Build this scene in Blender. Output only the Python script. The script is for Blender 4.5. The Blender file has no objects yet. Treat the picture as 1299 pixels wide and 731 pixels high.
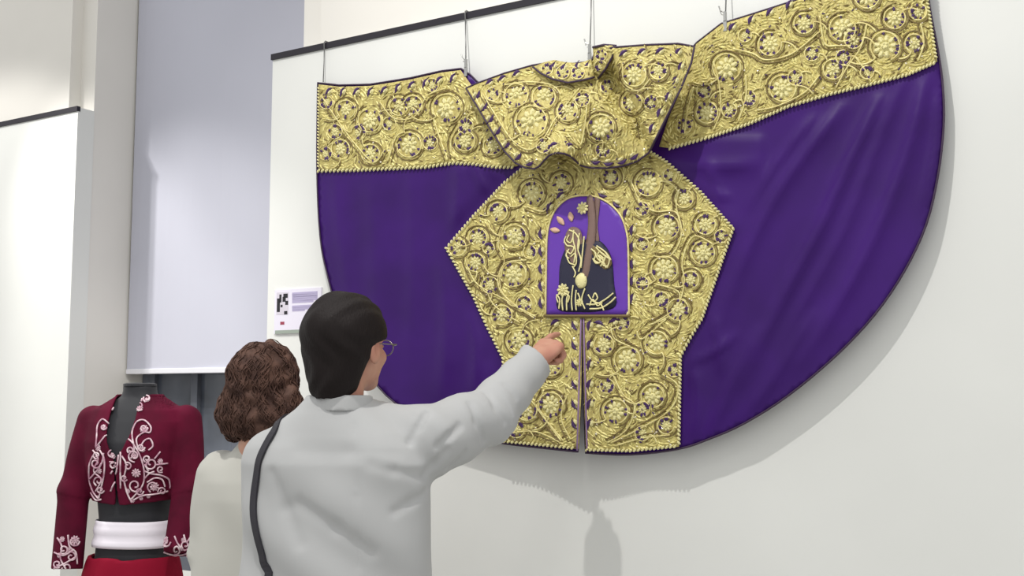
import bpy, bmesh, math, random
import numpy as np
from mathutils import Vector, Matrix
from mathutils.geometry import delaunay_2d_cdt
from mathutils.bvhtree import BVHTree

random.seed(7)
RNG = np.random.default_rng(7)
SC = bpy.context.scene
COL = SC.collection
PI = math.pi

# ------------------------------------------------------------------ camera
CAM = Vector((0.0, 0.0, 1.40))
FPX = 1400.0                       # focal length in pixels of the 1299 x 731 frame
PITCH = math.atan(135.0 / FPX)
cam_d = bpy.data.cameras.new('camera')
cam_d.sensor_width = 36.0
cam_d.lens = FPX / 1299.0 * 36.0
cam_o = bpy.data.objects.new('camera', cam_d)
COL.objects.link(cam_o)
cam_o.location = CAM
cam_o.rotation_euler = (PI / 2 + PITCH, 0, 0)
SC.camera = cam_o

# ------------------------------------------------------------------ frame of the exhibition wall
CP, SP = math.cos(PITCH), math.sin(PITCH)
TH = math.atan(0.6115)
U = Vector((math.cos(TH), -math.sin(TH), 0))      # along the wall, to the right
N = Vector((-math.sin(TH), -math.cos(TH), 0))     # out of the wall, into the room
Z = Vector((0, 0, 1))


def ray(px, py):
    x, y = (px - 649.5) / FPX, -(py - 365.5) / FPX
    return Vector((x, CP - SP * y, SP + CP * y))


d0 = ray(738, 500)
ORG = Vector((d0.x / d0.y * 3.7, 3.7, 0))          # foot of the wall under the middle of the cape


def at(px, py, w=0.0):
    """point of the plane that stands w in front of the wall"""
    d = ray(px, py)
    t = ((ORG - CAM).dot(N) + w) / d.dot(N)
    return CAM + d * t


def aty(px, py, y):
    d = ray(px, py)
    return CAM + d * (y / d.y)


def wl(u, w, z):
    """wall coordinates to world"""
    return ORG + U * u + N * w + Z * z


# ------------------------------------------------------------------ world, lamps, exposure
SC.view_settings.view_transform = 'Standard'
SC.view_settings.look = 'None'
SC.view_settings.gamma = 1.0
SC.view_settings.exposure = 0.0
SC.view_settings.use_curve_mapping = False
world = bpy.data.worlds.new('world')
SC.world = world
world.use_nodes = True
world.node_tree.nodes['Background'].inputs[0].default_value = (1.0, 1.0, 0.985, 1)
world.node_tree.nodes['Background'].inputs[1].default_value = 0.93


def spot(name, loc, aim, power, deg, blend, radius, color=(1, 0.975, 0.93)):
    l = bpy.data.lights.new(name, 'SPOT')
    l.energy, l.spot_size, l.spot_blend = power, math.radians(deg), blend
    l.shadow_soft_size, l.color = radius, color
    o = bpy.data.objects.new(name, l)
    COL.objects.link(o)
    o.location = loc
    o.rotation_euler = (Vector(aim) - Vector(loc)).to_track_quat('-Z', 'Y').to_euler()
    return o


spot('cape_spot', wl(0.05, 2.1, 4.75), wl(0.1, 0, 1.15), 290, 92, 0.8, 0.035)
spot('left_spot', wl(-3.6, 1.7, 4.3), wl(-3.45, 0, 1.1), 155, 60, 0.35, 0.06)
spot('recess_spot', wl(-3.5, 1.15, 3.9), wl(-2.0, -0.4, 1.05), 190, 50, 0.7, 0.05)
spot('mannequin_fill', aty(230, 500, 2.7) + Z * 1.9, aty(170, 560, 4.9), 70, 40, 0.9, 0.05)  # added fill to brighten mannequin and blind, stands for no known fixture
spot('visitor_fill', (-0.2, 1.0, 4.0), (-0.45, 2.9, 1.2), 25, 50, 0.8, 0.15)  # unseen fill added from the camera side to lift the visitors' backs


# ------------------------------------------------------------------ materials
def lin(c):
    out = []
    for v in c[:3]:
        v /= 255.0
        out.append(v / 12.92 if v <= 0.04045 else ((v + 0.055) / 1.055) ** 2.4)
    return tuple(out) + (1.0,)


def mat(name, rgb, rough=0.6, metal=0.0, bump=0.0, bscale=200.0, var=0.0, vscale=5.0, rgb2=None,
        sheen=0.0, spec=0.5, stretch=None, detail=3.0, dist=0.002, trans=0.0, ior=1.45):
    m = bpy.data.materials.new(name)
    m.use_nodes = True
    nt = m.node_tree
    b = nt.nodes['Principled BSDF']
    b.inputs['Base Color'].default_value = lin(rgb)
    b.inputs['Roughness'].default_value = rough
    b.inputs['Metallic'].default_value = metal
    b.inputs['Specular IOR Level'].default_value = spec
    b.inputs['Sheen Weight'].default_value = sheen
    b.inputs['Transmission Weight'].default_value = trans
    b.inputs['IOR'].default_value = ior
    tc = nt.nodes.new('ShaderNodeTexCoord')
    src = tc.outputs['Object']
    if stretch:
        mp = nt.nodes.new('ShaderNodeMapping')
        mp.inputs['Scale'].default_value = stretch
        nt.links.new(src, mp.inputs['Vector'])
        src = mp.outputs['Vector']
    if var > 0:
        nz = nt.nodes.new('ShaderNodeTexNoise')
        nz.inputs['Scale'].default_value = vscale
        nz.inputs['Detail'].default_value = detail
        nt.links.new(src, nz.inputs['Vector'])
        mx = nt.nodes.new('ShaderNodeMix')
        mx.data_type = 'RGBA'
        mx.inputs[6].default_value = lin(rgb)
        mx.inputs[7].default_value = lin(rgb2 if rgb2 else tuple(max(0, c * (1 - var)) for c in rgb))
        rp = nt.nodes.new('ShaderNodeMapRange')
        rp.inputs[1].default_value, rp.inputs[2].default_value = 0.35, 0.65
        nt.links.new(nz.outputs['Fac'], rp.inputs[0])
        nt.links.new(rp.outputs[0], mx.inputs[0])
        nt.links.new(mx.outputs[2], b.inputs['Base Color'])
    if bump > 0:
        nb = nt.nodes.new('ShaderNodeTexNoise')
        nb.inputs['Scale'].default_value = bscale
        nb.inputs['Detail'].default_value = 3
        nt.links.new(src, nb.inputs['Vector'])
        bp = nt.nodes.new('ShaderNodeBump')
        bp.inputs['Strength'].default_value = bump
        bp.inputs['Distance'].default_value = dist
        nt.links.new(nb.outputs['Fac'], bp.inputs['Height'])
        nt.links.new(bp.outputs['Normal'], b.inputs['Normal'])
    return m


M = {}
M['wall'] = mat('white_wall_paint', (227, 228, 225), 0.85, bump=0.05, bscale=60, var=0.02, vscale=1.5)
M['wall_up'] = mat('upper_wall_paint', (228, 225, 219), 0.85, bump=0.05, bscale=60, var=0.02, vscale=1.5)
M['floor'] = mat('floor_stone', (196, 195, 190), 0.4, var=0.1, vscale=3)
M['black_trim'] = mat('black_trim_paint', (30, 26, 36), 0.5)
M['blind'] = mat('roller_blind_fabric', (194, 195, 208), 0.8, bump=0.1, bscale=400, var=0.03, vscale=0.8)
M['blind_bar'] = mat('blind_bar_white', (222, 222, 228), 0.5)
M['frame'] = mat('window_frame_grey', (96, 100, 110), 0.5)
M['glass'] = mat('dark_window_glass', (98, 104, 116), 0.12, var=0.35, vscale=3, spec=0.6)
M['satin'] = mat('purple_satin', (60, 21, 108), 0.42, sheen=0.0, bump=0.03, bscale=900, spec=0.22,
                 var=0.12, vscale=4)
M['arch'] = mat('violet_satin', (96, 46, 168), 0.45, sheen=0.2, bump=0.04, bscale=900)
M['piping'] = mat('dark_purple_piping', (58, 40, 66), 0.55)
M['gold_base'] = mat('olive_gold_ground', (206, 194, 120), 0.5, metal=0.08, bump=0.5, bscale=260, var=0.3, vscale=90,
                     rgb2=(172, 156, 94), dist=0.003)
M['gold'] = mat('gold_thread', (234, 225, 154), 0.42, metal=0.10, bump=0.3, bscale=700, var=0.25, vscale=60,
                rgb2=(220, 206, 132), dist=0.001)
M['gold_cord'] = mat('gold_cord', (234, 224, 158), 0.4, metal=0.12, bump=0.3, bscale=800, var=0.3, vscale=50,
                     rgb2=(208, 192, 126), dist=0.001)
M['gold_dark'] = mat('bronze_cord', (122, 104, 62), 0.45, metal=0.12, bump=0.3, bscale=700)
M['cream'] = mat('cream_gold_padding', (230, 222, 164), 0.5, metal=0.08, bump=0.5, bscale=500, dist=0.001)
M['violet_gap'] = mat('violet_ground_thread', (66, 38, 92), 0.5)
M['sequin'] = mat('sequin', (250, 240, 214), 0.12, metal=0.8)
M['wire'] = mat('steel_wire', (120, 120, 120), 0.35, metal=0.7)
M['clip'] = mat('nickel_clip', (168, 168, 166), 0.3, metal=0.8)
M['robe'] = mat('dark_navy_robe', (34, 34, 58), 0.6, bump=0.3, bscale=400)
M['cross'] = mat('brown_silk', (124, 100, 92), 0.5, bump=0.4, bscale=300, stretch=(1, 1, 0.2))
M['flesh_silk'] = mat('flesh_silk', (214, 176, 150), 0.5)
M['card'] = mat('info_card_white', (226, 222, 236), 0.5)
M['card_text'] = mat('info_card_print', (176, 168, 200), 0.6)
M['card_edge'] = mat('info_card_edge', (150, 160, 150), 0.5)
M['card_black'] = mat('info_photo_black', (28, 26, 34), 0.6)
M['card_red'] = mat('info_emblem_red', (150, 60, 80), 0.6)
M['mann_black'] = mat('black_jersey', (36, 37, 42), 0.7, bump=0.1, bscale=500, sheen=0.1)
M['burgundy'] = mat('burgundy_velvet', (92, 13, 42), 0.8, spec=0.15, sheen=0.0, bump=0.12, bscale=300, var=0.2, vscale=8)
M['red_trs'] = mat('crimson_cloth', (134, 14, 42), 0.8, spec=0.15, sheen=0.0, bump=0.1, bscale=200)
M['sash'] = mat('white_sash_cloth', (234, 228, 238), 0.7, bump=0.15, bscale=160, stretch=(1, 1, 5))
M['white_cord'] = mat('pale_silk_cord', (232, 212, 218), 0.45, bump=0.3, bscale=600, var=0.3, vscale=40,
                      rgb2=(178, 130, 150))
M['skin'] = mat('skin', (196, 150, 128), 0.55, bump=0.06, bscale=300, var=0.12, vscale=14, rgb2=(186, 130, 112))
M['hair_black'] = mat('black_hair', (24, 17, 17), 0.62, bump=0.5, bscale=260, stretch=(1.0, 1.0, 0.10), dist=0.004, spec=0.25)
M['hair_brown'] = mat('brown_hair', (100, 74, 64), 0.65, bump=0.5, bscale=160, var=0.5, vscale=24, dist=0.004, spec=0.25,
                      rgb2=(66, 46, 40))
M['jacket'] = mat('offwhite_cotton', (176, 177, 178), 0.85, bump=0.12, bscale=420, sheen=0.1)
M['jacket2'] = mat('pale_beige_cotton', (190, 189, 182), 0.85, bump=0.15, bscale=380, sheen=0.1)
M['trousers'] = mat('charcoal_trousers', (54, 54, 60), 0.8, bump=0.1, bscale=300)
M['shoe'] = mat('black_leather', (28, 26, 26), 0.4)
M['strap'] = mat('black_webbing', (40, 38, 46), 0.55, bump=0.4, bscale=900)
M['glasses'] = mat('glasses_metal', (140, 132, 130), 0.3, metal=0.7)
M['lens'] = mat('clear_lens', (240, 244, 250), 0.02, trans=1.0, ior=1.1)
M['eye'] = mat('eye_white', (230, 226, 222), 0.25)
M['iris'] = mat('dark_iris', (40, 28, 22), 0.25)
M['lip'] = mat('lip', (170, 104, 98), 0.5)
M['plinth'] = mat('white_plinth', (214, 212, 208), 0.7)
M['button'] = mat('pearl_button', (214, 206, 196), 0.3)


# ------------------------------------------------------------------ object helpers
class MB:
    def __init__(self):
        self.v, self.f, self.mi = [], [], []

    def add(self, vs, fs, mi=0):
        o = len(self.v)
        self.v.extend(tuple(p) for p in vs)
        self.f.extend(tuple(i + o for i in f) for f in fs)
        self.mi.extend([mi] * len(fs))

    def box(self, c, ax, ay, az):
        c = Vector(c)
        vs = [c + ax * a + ay * b + az * d for a in (-1, 1) for b in (-1, 1) for d in (-1, 1)]
        fs = [(0, 1, 3, 2), (4, 6, 7, 5), (0, 4, 5, 1), (2, 3, 7, 6), (0, 2, 6, 4), (1, 5, 7, 3)]
        self.add(vs, fs)

    def wbox(self, u0, u1, w0, w1, z0, z1):
        self.box(wl((u0 + u1) / 2, (w0 + w1) / 2, (z0 + z1) / 2), U * (u1 - u0) / 2, N * (w1 - w0) / 2,
                 Z * (z1 - z0) / 2)

    def tube(self, pts, r, sides=6, closed=False, mi=0, ends=True):
        pts = [Vector(p) for p in pts]
        n = len(pts)
        if n < 2:
            return
        rs = r if isinstance(r, (list, tuple)) else [r] * n
        vs, fs = [], []
        prev = None
        for i, p in enumerate(pts):
            if closed:
                t = pts[(i + 1) % n] - pts[i - 1]
            else:
                t = pts[min(i + 1, n - 1)] - pts[max(i - 1, 0)]
            if t.length < 1e-9:
                t = Vector((0, 0, 1))
            t.normalize()
            if prev is None:
                a = t.orthogonal().normalized()
            else:
                a = prev - t * prev.dot(t)
                a = a.normalized() if a.length > 1e-6 else t.orthogonal().normalized()
            prev = a
            b = t.cross(a)
            for k in range(sides):
                g = 2 * PI * k / sides
                vs.append(p + (a * math.cos(g) + b * math.sin(g)) * rs[i])
        m = n if closed else n - 1
        for i in range(m):
            j = (i + 1) % n
            for k in range(sides):
                l = (k + 1) % sides
                fs.append((i * sides + k, i * sides + l, j * sides + l, j * sides + k))
        if not closed and ends:
            fs.append(tuple(range(sides))[::-1])
            fs.append(tuple((n - 1) * sides + k for k in range(sides)))
        self.add(vs, fs, mi)

    def lens(self, c, a, b, h, mi=0, ring=6):
        """a padded leaf: half axes a and b, height vector h"""
        c = Vector(c)
        vs = [c + a * math.cos(2 * PI * k / ring) + b * math.sin(2 * PI * k / ring) for k in range(ring)]
        vs += [c + h + a * 0.55 * math.cos(2 * PI * k / ring) + b * 0.55 * math.sin(2 * PI * k / ring) * 0.8
               for k in range(ring)]
        fs = [(k, (k + 1) % ring, ring + (k + 1) % ring, ring + k) for k in range(ring)]
        fs.append(tuple(range(ring, 2 * ring)))
        self.add(vs, fs, mi)

    def stitch(self, c, a, b, h, mi=0):
        self.add([c - a, c - b, c + a, c + b, c - a * 0.45 + h, c + a * 0.45 + h],
                 [(0, 1, 4), (1, 5, 4), (1, 2, 5), (2, 3, 5), (3, 4, 5), (3, 0, 4)], mi)

    def build(self, name, mats, parent=None, smooth=False):
        me = bpy.data.meshes.new(name)
        me.from_pydata(self.v, [], self.f)
        mats = mats if isinstance(mats, (list, tuple)) else [mats]
        for m in mats:
            me.materials.append(m)
        if any(self.mi):
            me.polygons.foreach_set('material_index', self.mi)
        if smooth:
            me.polygons.foreach_set('use_smooth', [True] * len(me.polygons))
        me.update()
        return link(name, me, parent)


def link(name, me, parent=None):
    o = bpy.data.objects.new(name, me)
    COL.objects.link(o)
    if parent is not None:
        o.parent = parent
        o.matrix_parent_inverse = parent_inv(parent)
    return o


def parent_inv(p):
    """world matrix of an object from its own transform and its parents', inverted"""
    m = p.matrix_basis.copy()
    q = p
    while q.parent is not None:
        m = q.parent.matrix_basis @ q.matrix_parent_inverse @ m if q.parent.parent is None else \
            q.matrix_parent_inverse @ m
        q = q.parent
    return m.inverted()


def thing(name, loc, label, cat, group=None):
    o = bpy.data.objects.new(name, None)
    COL.objects.link(o)
    o.location = loc
    o.empty_display_size = 0.1
    tag(o, label, cat, group)
    return o


def tag(o, label, cat, group=None):
    o['label'] = label
    o['category'] = cat
    if group:
        o['group'] = group
    return o


def struct(o):
    o['kind'] = 'structure'
    return o


def stuff(o):
    o['kind'] = 'stuff'
    return o


def bevel(o, w=0.004, seg=2):
    m = o.modifiers.new('bevel', 'BEVEL')
    m.width, m.segments, m.limit_method = w, seg, 'ANGLE'
    return o


# ------------------------------------------------------------------ the room
def upx(px, w=0.0):
    return (at(px, 500, w) - ORG).dot(U)


zr = at(500, 40, 0).z                     # rail height, middle of the strip
# the left panel's plane: its rail passes through (43, 149.5)
lo_, hi_ = -0.6, 0.4
for _ in range(40):
    md = (lo_ + hi_) / 2
    if at(43, 149.5, md).z > zr:
        lo_ = md
    else:
        hi_ = md
WL = (lo_ + hi_) / 2
HT = 5.4
u_main = upx(337)
b = MB(); b.wbox(u_main, 2.6, -0.095, 0, 0, zr - 0.012)
struct(b.build('wall_right', M['wall']))
b = MB(); b.wbox(u_main, 2.6, -0.095, -0.012, zr - 0.012, zr + 0.008)
struct(b.build('trim_5', M['wall']))
b = MB(); b.wbox(u_main - 0.004, 2.6, -0.012, 0.008, zr - 0.012, zr + 0.012)
struct(b.build('trim_1', M['black_trim']))
u_up = upx(377, -0.095)
u_up2 = upx(399, -0.05)
b = MB(); b.wbox(u_up, 2.6, -0.6, -0.095, 0, HT)
struct(b.build('wall_upper_right', M['wall_up']))
b = MB(); b.wbox(u_up2, 2.6, -0.095, -0.05, zr + 0.012, HT)
struct(b.build('trim_2', M['wall_up']))
# left pier
u_l = upx(85, WL)
b = MB(); b.wbox(-9.0, u_l, WL - 0.095, WL, 0, zr - 0.012)
struct(b.build('wall_left', M['wall']))
b = MB(); b.wbox(-9.0, u_l, WL - 0.095, WL - 0.012, zr - 0.012, zr + 0.008)
struct(b.build('trim_6', M['wall']))
b = MB(); b.wbox(-9.0, u_l + 0.003, WL - 0.012, WL + 0.008, zr - 0.012, zr + 0.012)
struct(b.build('trim_3', M['black_trim']))
b = MB(); b.wbox(-9.0, u_l - 0.004, WL - 0.6, WL - 0.095, 0, HT)
struct(b.build('wall_upper_left', M['wall_up']))
b = MB(); b.wbox(-9.0, upx(73, WL - 0.03), WL - 0.095, WL - 0.03, zr + 0.012, HT)
struct(b.build('trim_4', M['wall_up']))
# recess back with the window
w_blind = WL - 0.34
z_bl = at(225, 471, w_blind).z
w_back = w_blind - 0.10
b = MB(); b.wbox(u_l - 0.3, u_up + 0.3, w_back - 0.1, w_back, 0, 0.55)
struct(b.build('wall_back', M['wall']))
win = MB()
uL, uR = u_l - 0.004, u_up + 0.05
win.wbox(uL, uR, w_back - 0.06, w_back, 0.55, 0.62)
for uu in (uL + 0.03, upx(192, w_back), upx(246, w_back), upx(300, w_back), uR - 0.03):
    win.wbox(uu - 0.022, uu + 0.022, w_back - 0.05, w_back, 0.62, HT)
win.wbox(uL, uR, w_back - 0.06, w_back, HT - 0.08, HT)
wo = struct(win.build('window_1', M['frame']))
us = [uL + 0.03, upx(192, w_back), upx(246, w_back), upx(300, w_back), uR - 0.03]
for k in range(4):
    g = MB(); g.wbox(us[k] + 0.022, us[k + 1] - 0.022, w_back - 0.032, w_back - 0.024, 0.62, HT - 0.08)
    g.build('pane', M['glass'], wo)
# roller blind
bt = thing('roller_blind', wl((uL + u_up) / 2, w_blind, z_bl), 'tall lilac grey roller blind drawn down over the window',
           'blind')
nb_ = 24
b = MB()
ub0, ub1 = u_l + 0.006, u_up + 0.03
vs, fs = [], []
for i in range(nb_ + 1):
    s = i / nb_
    for k in range(13):
        z = z_bl + 0.01 + (HT - 0.05 - z_bl) * k / 12
        wv = 0.004 * math.sin(s * 9) + 0.003 * math.sin(s * 23 + 1)
        vs.append(wl(ub0 + (ub1 - ub0) * s, w_blind + wv, z))
for i in range(nb_):
    for k in range(12):
        a = i * 13 + k
        fs.append((a, a + 13, a + 14, a + 1))
b.add(vs, fs)
fo = b.build('fabric', M['blind'], bt)
sm_ = fo.modifiers.new('solid', 'SOLIDIFY'); sm_.thickness = 0.002
b = MB(); b.wbox(ub0, ub1, w_blind - 0.008, w_blind + 0.010, z_bl - 0.012, z_bl + 0.014)
bevel(b.build('bottom_bar', M['blind_bar'], bt), 0.004)
b = MB()
b.tube([wl(ub0, w_blind - 0.02, HT - 0.05), wl(ub1, w_blind - 0.02, HT - 0.05)], 0.03, 12)
b.build('roller', M['blind_bar'], bt, smooth=True)
# floor
b = MB(); b.box((0, 3.0, -0.05), Vector((9, 0, 0)), Vector((0, 9, 0)), Vector((0, 0, 0.05)))
struct(b.build('floor', M['floor']))


# ------------------------------------------------------------------ cape: shapes
def resample(poly, step, closed=True):
    out = []
    n = len(poly)
    for i in range(n if closed else n - 1):
        a, c = poly[i], poly[(i + 1) % n]
        L = math.hypot(c[0] - a[0], c[1] - a[1])
        k = max(1, int(round(L / step)))
        for j in range(k):
            t = j / k
            out.append((a[0] + (c[0] - a[0]) * t, a[1] + (c[1] - a[1]) * t))
    if not closed:
        out.append(poly[-1])
    return out


def smooth_path(pts, per=6, closed=False):
    """Catmull-Rom through the points"""
    n = len(pts)
    out = []
    P = lambda i: np.array(pts[i % n] if closed else pts[min(max(i, 0), n - 1)], float)
    for i in range(n if closed else n - 1):
        p0, p1, p2, p3 = P(i - 1), P(i), P(i + 1), P(i + 2)
        for j in range(per):
            t = j / per
            q = 0.5 * ((2 * p1) + (p2 - p0) * t + (2 * p0 - 5 * p1 + 4 * p2 - p3) * t * t +
                       (3 * p1 - p0 - 3 * p2 + p3) * t ** 3)
            out.append(tuple(q))
    if not closed:
        out.append(tuple(P(n - 1)))
    return out


def inside(poly, x, y):
    c = False
    n = len(poly)
    j = n - 1
    for i in range(n):
        xi, yi = poly[i]
        xj, yj = poly[j]
        if (yi > y) != (yj > y) and x < (xj - xi) * (y - yi) / (yj - yi) + xi:
            c = not c
        j = i
    return c


def edge_dist(poly, x, y):
    best = 1e9
    n = len(poly)
    for i in range(n):
        ax, ay = poly[i]
        bx, by = poly[(i + 1) % n]
        dx, dy = bx - ax, by - ay
        L = dx * dx + dy * dy
        t = 0 if L == 0 else max(0, min(1, ((x - ax) * dx + (y - ay) * dy) / L))
        best = min(best, math.hypot(ax + dx * t - x, ay + dy * t - y))
    return best


def sheet(name, poly, wf, step, m, parent, thick=0.003):
    ring = resample(poly, step)
    nr = len(ring)
    pts = [Vector(p) for p in ring]
    xs = [p[0] for p in ring]
    ys = [p[1] for p in ring]
    y = min(ys) + step * 0.5
    row = 0
    while y < max(ys):
        x = min(xs) + (step * 0.5 if row % 2 else 0)
        while x < max(xs):
            if inside(ring, x, y) and edge_dist(ring, x, y) > step * 0.5:
                pts.append(Vector((x, y)))
            x += step
        y += step * 0.87
        row += 1
    res = delaunay_2d_cdt(pts, [], [list(range(nr))], 1, 1e-4)
    b = MB()
    vs = [at(p.x, p.y, wf(p.x, p.y)) for p in res[0]]
    fs = []
    for f in res[2]:
        a, c, d = (vs[i] for i in f[:3])
        nn = (c - a).cross(d - a)
        fs.append(tuple(f) if nn.dot(N) > 0 else tuple(f)[::-1])
    b.add(vs, fs)
    o = b.build(name, m, parent, smooth=True)
    s = o.modifiers.new('solid', 'SOLIDIFY')
    s.thickness, s.offset = thick, -1.0
    return o


def sst(a, c, x):
    t = max(0.0, min(1.0, (x - a) / (c - a)))
    return t * t * (3 - 2 * t)


FOLDS = [  # path, half width in px, height in m
    ([(1112, 128), (1078, 200), (1040, 285), (985, 390), (935, 500)], 11, .013), ([(1066, 138), (1020, 195), (975, 260), (935, 345), (905, 430)], 11, .011),
    ([(1172, 108), (1150, 190), (1112, 290), (1060, 390), (1000, 480)], 12, .012), ([(1142, 106), (1105, 200), (1065, 300), (1010, 400), (950, 520)], 8, .007),
    ([(1190, 118), (1186, 190), (1168, 270)], 7, .008), ([(1030, 150), (985, 205), (945, 270)], 8, .007),
    ([(842, 207), (880, 210), (925, 212), (966, 205)], 10, .005), ([(900, 214), (908, 240), (914, 268)], 6, .009), ([(884, 236), (905, 247), (930, 252)], 5, .007),
    ([(903, 400), (912, 436), (915, 480)], 7, .008), ([(876, 460), (908, 446), (940, 420)], 6, .006), ([(880, 470), (884, 510), (878, 562)], 9, .009),
    ([(960, 420), (925, 490), (895, 560)], 10, .008), ([(1030, 400), (980, 480), (930, 545)], 10, .007),
    ([(583, 208), (582, 250), (576, 310)], 7, .008), ([(600, 208), (610, 232), (628, 262)], 6, .009), ([(616, 210), (630, 226), (650, 242)], 5, .007),
    ([(560, 330), (566, 420), (556, 512)], 15, .010), ([(596, 395), (604, 440), (600, 510)], 9, .010), ([(622, 460), (618, 500), (606, 540)], 8, .008),
    ([(470, 225), (476, 340), (480, 470)], 20, .007), ([(424, 225), (432, 310), (450, 420)], 12, .006), ([(520, 212), (524, 320), (518, 470)], 14, .006)]
FOLD_SEG = []
for _p, _s, _a in FOLDS:
    _q = np.array(smooth_path(_p, 3))
    FOLD_SEG.append((_q[:-1], _q[1:] - _q[:-1], len(_q) - 1, _s, _a, _q.min(0) - 3.2 * _s, _q.max(0) + 3.2 * _s))


def folds(x, y):
    w = 0.0
    for A, D, n, s, a, lo, hi in FOLD_SEG:
        if x < lo[0] or y < lo[1] or x > hi[0] or y > hi[1]:
            continue
        P = np.array((x, y)) - A
        t = np.clip((P * D).sum(1) / (D * D).sum(1), 0, 1)
        V = P - D * t[:, None]
        d2 = (V * V).sum(1)
        i = int(d2.argmin())
        q = math.sqrt(d2[i]) / s
        if D[i][0] * V[i][1] - D[i][1] * V[i][0] > 0:
            q *= 1.7                      # one side of a fold drops more steeply
        k = (i + t[i]) / n
        w += 1.5 * a * math.exp(-q ** 1.6) * min(1.0, 3.2 * (1 - k) + 0.0) * min(1.0, 0.45 + 4 * k)
    # where the cloth laps over itself left of the centre panel and under the right band
    w += 0.010 * sst(566, 575, x) * sst(660, 600, x) * sst(204, 212, y) * sst(345, 270, y)
    w += 0.008 * sst(975, 962, x) * sst(860, 900, x) * sst(165, 180, y) * sst(235, 205, y)
    return w


def wbody(x, y):
    w = 0.030 + 0.034 * sst(150, 540, y)
    w += 0.006 * sst(950, 1190, x) * sst(80, 300, y)
    w += folds(x, y)
    # the left flap beside the slit stands out further than the right one
    if x < 738:
        w += 0.042 * math.exp(-((x - 736) / 60.0) ** 2) * sst(430, 575, y)
    else:
        w += 0.012 * math.exp(-((x - 740) / 60.0) ** 2) * sst(430, 575, y)
    # ripple of the top edge between the hangers
    w += 0.010 * math.exp(-((x - 590) / 14.0) ** 2) * sst(230, 90, y)
    w += 0.016 * math.exp(-((x - 918) / 22.0) ** 2) * sst(190, 30, y)
    w += 0.004 * math.sin(x * 0.045) * sst(240, 100, y)
    return w


def flat_w(x, y):
    """under the stiff centre panel the folds are pressed flat"""
    w = 0.030 + 0.034 * sst(150, 540, y)
    if x < 738:
        w += 0.042 * math.exp(-((x - 736) / 60.0) ** 2) * sst(430, 575, y)
    else:
        w += 0.012 * math.exp(-((x - 740) / 60.0) ** 2) * sst(430, 575, y)
    w += 0.005 * math.sin(x * 0.05 + y * 0.02) * math.sin(y * 0.03)
    return w


PENT = [(690, 190), (825, 192), (845, 205), (888, 243), (930, 290), (911, 345), (890, 405), (876, 428), (863, 452),
        (862, 510), (861, 567), (800, 573), (743, 572), (740.6, 500), (739.2, 404), (738.2, 404), (737, 500),
        (733.5, 570), (690, 566), (640, 561), (640, 500), (638, 455), (617, 413), (600, 375), (566, 315), (600, 275), (640, 232),
        (672, 205)]


def pent_margin(x, y):
    return 1.0 if inside(PENT, x, y) else math.exp(-(edge_dist(PENT, x, y) / 14.0) ** 2)


def wsat(x, y):
    k = pent_margin(x, y) if 540 < x < 960 and y > 170 else 0.0
    return wbody(x, y) * (1 - k) + flat_w(x, y) * k


def wpent(x, y):
    return flat_w(x, y) + 0.007


def wband(x, y):
    return wbody(x, y) + 0.006


def tps(ctrl):
    c = np.array(ctrl, float)
    n = len(c)
    def ker(r2):
        return np.where(r2 > 1e-9, r2 * np.log(r2 + 1e-12), 0)
    d2 = ((c[:, None, :2] - c[None, :, :2]) ** 2).sum(-1)
    A = np.zeros((n + 3, n + 3))
    A[:n, :n] = ker(d2) + np.eye(n) * 200.0
    A[:n, n] = 1
    A[:n, n + 1:] = c[:, :2]
    A[n, :n] = 1
    A[n + 1:, :n] = c[:, :2].T
    s = np.linalg.solve(A, np.concatenate([c[:, 2], np.zeros(3)]))
    def f(x, y):
        r2 = (c[:, 0] - x) ** 2 + (c[:, 1] - y) ** 2
        return float((s[:n] * ker(r2)).sum() + s[n] + s[n + 1] * x + s[n + 2] * y)
    return f


wcol0 = tps([(607, 105, .065), (590, 112, .075), (605, 135, .095), (630, 175, .125), (655, 208, .135), (680, 212, .150),
             (692, 198, .175), (712, 193, .200), (728, 200, .150), (738, 210, .100), (770, 212, .082),
             (800, 206, .088), (822, 194, .090), (850, 140, .090), (870, 100, .095), (880, 62, .085), (820, 58, .065),
             (785, 62, .060), (750, 102, .105), (768, 127, .115), (790, 158, .115), (808, 182, .100),
             (766, 96, .056), (781, 118, .052), (800, 148, .058), (815, 176, .075), (796, 96, .080), (814, 122, .085),
             (835, 100, .090), (700, 160, .140), (660, 135, .115), (650, 100, .070), (720, 112, .095),
             (735, 150, .125), (712, 175, .160), (745, 185, .105)])


def wcol(x, y):
    """the right lobe of the collar laps over a deep fold"""
    s = ((x - 777) * 103 - (y - 85) * 47) / 113.0
    return wcol0(x, y) + 0.095 * sst(-3, 8, s) * sst(200, 176, y) * (1 - 0.45 * sst(835, 878, x))


cape = thing('embroidered_cape', at(738, 500, 0.02) - Z * 0.2,
             'large semicircular purple satin cape with gold embroidery hung on the white wall', 'cape')

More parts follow.
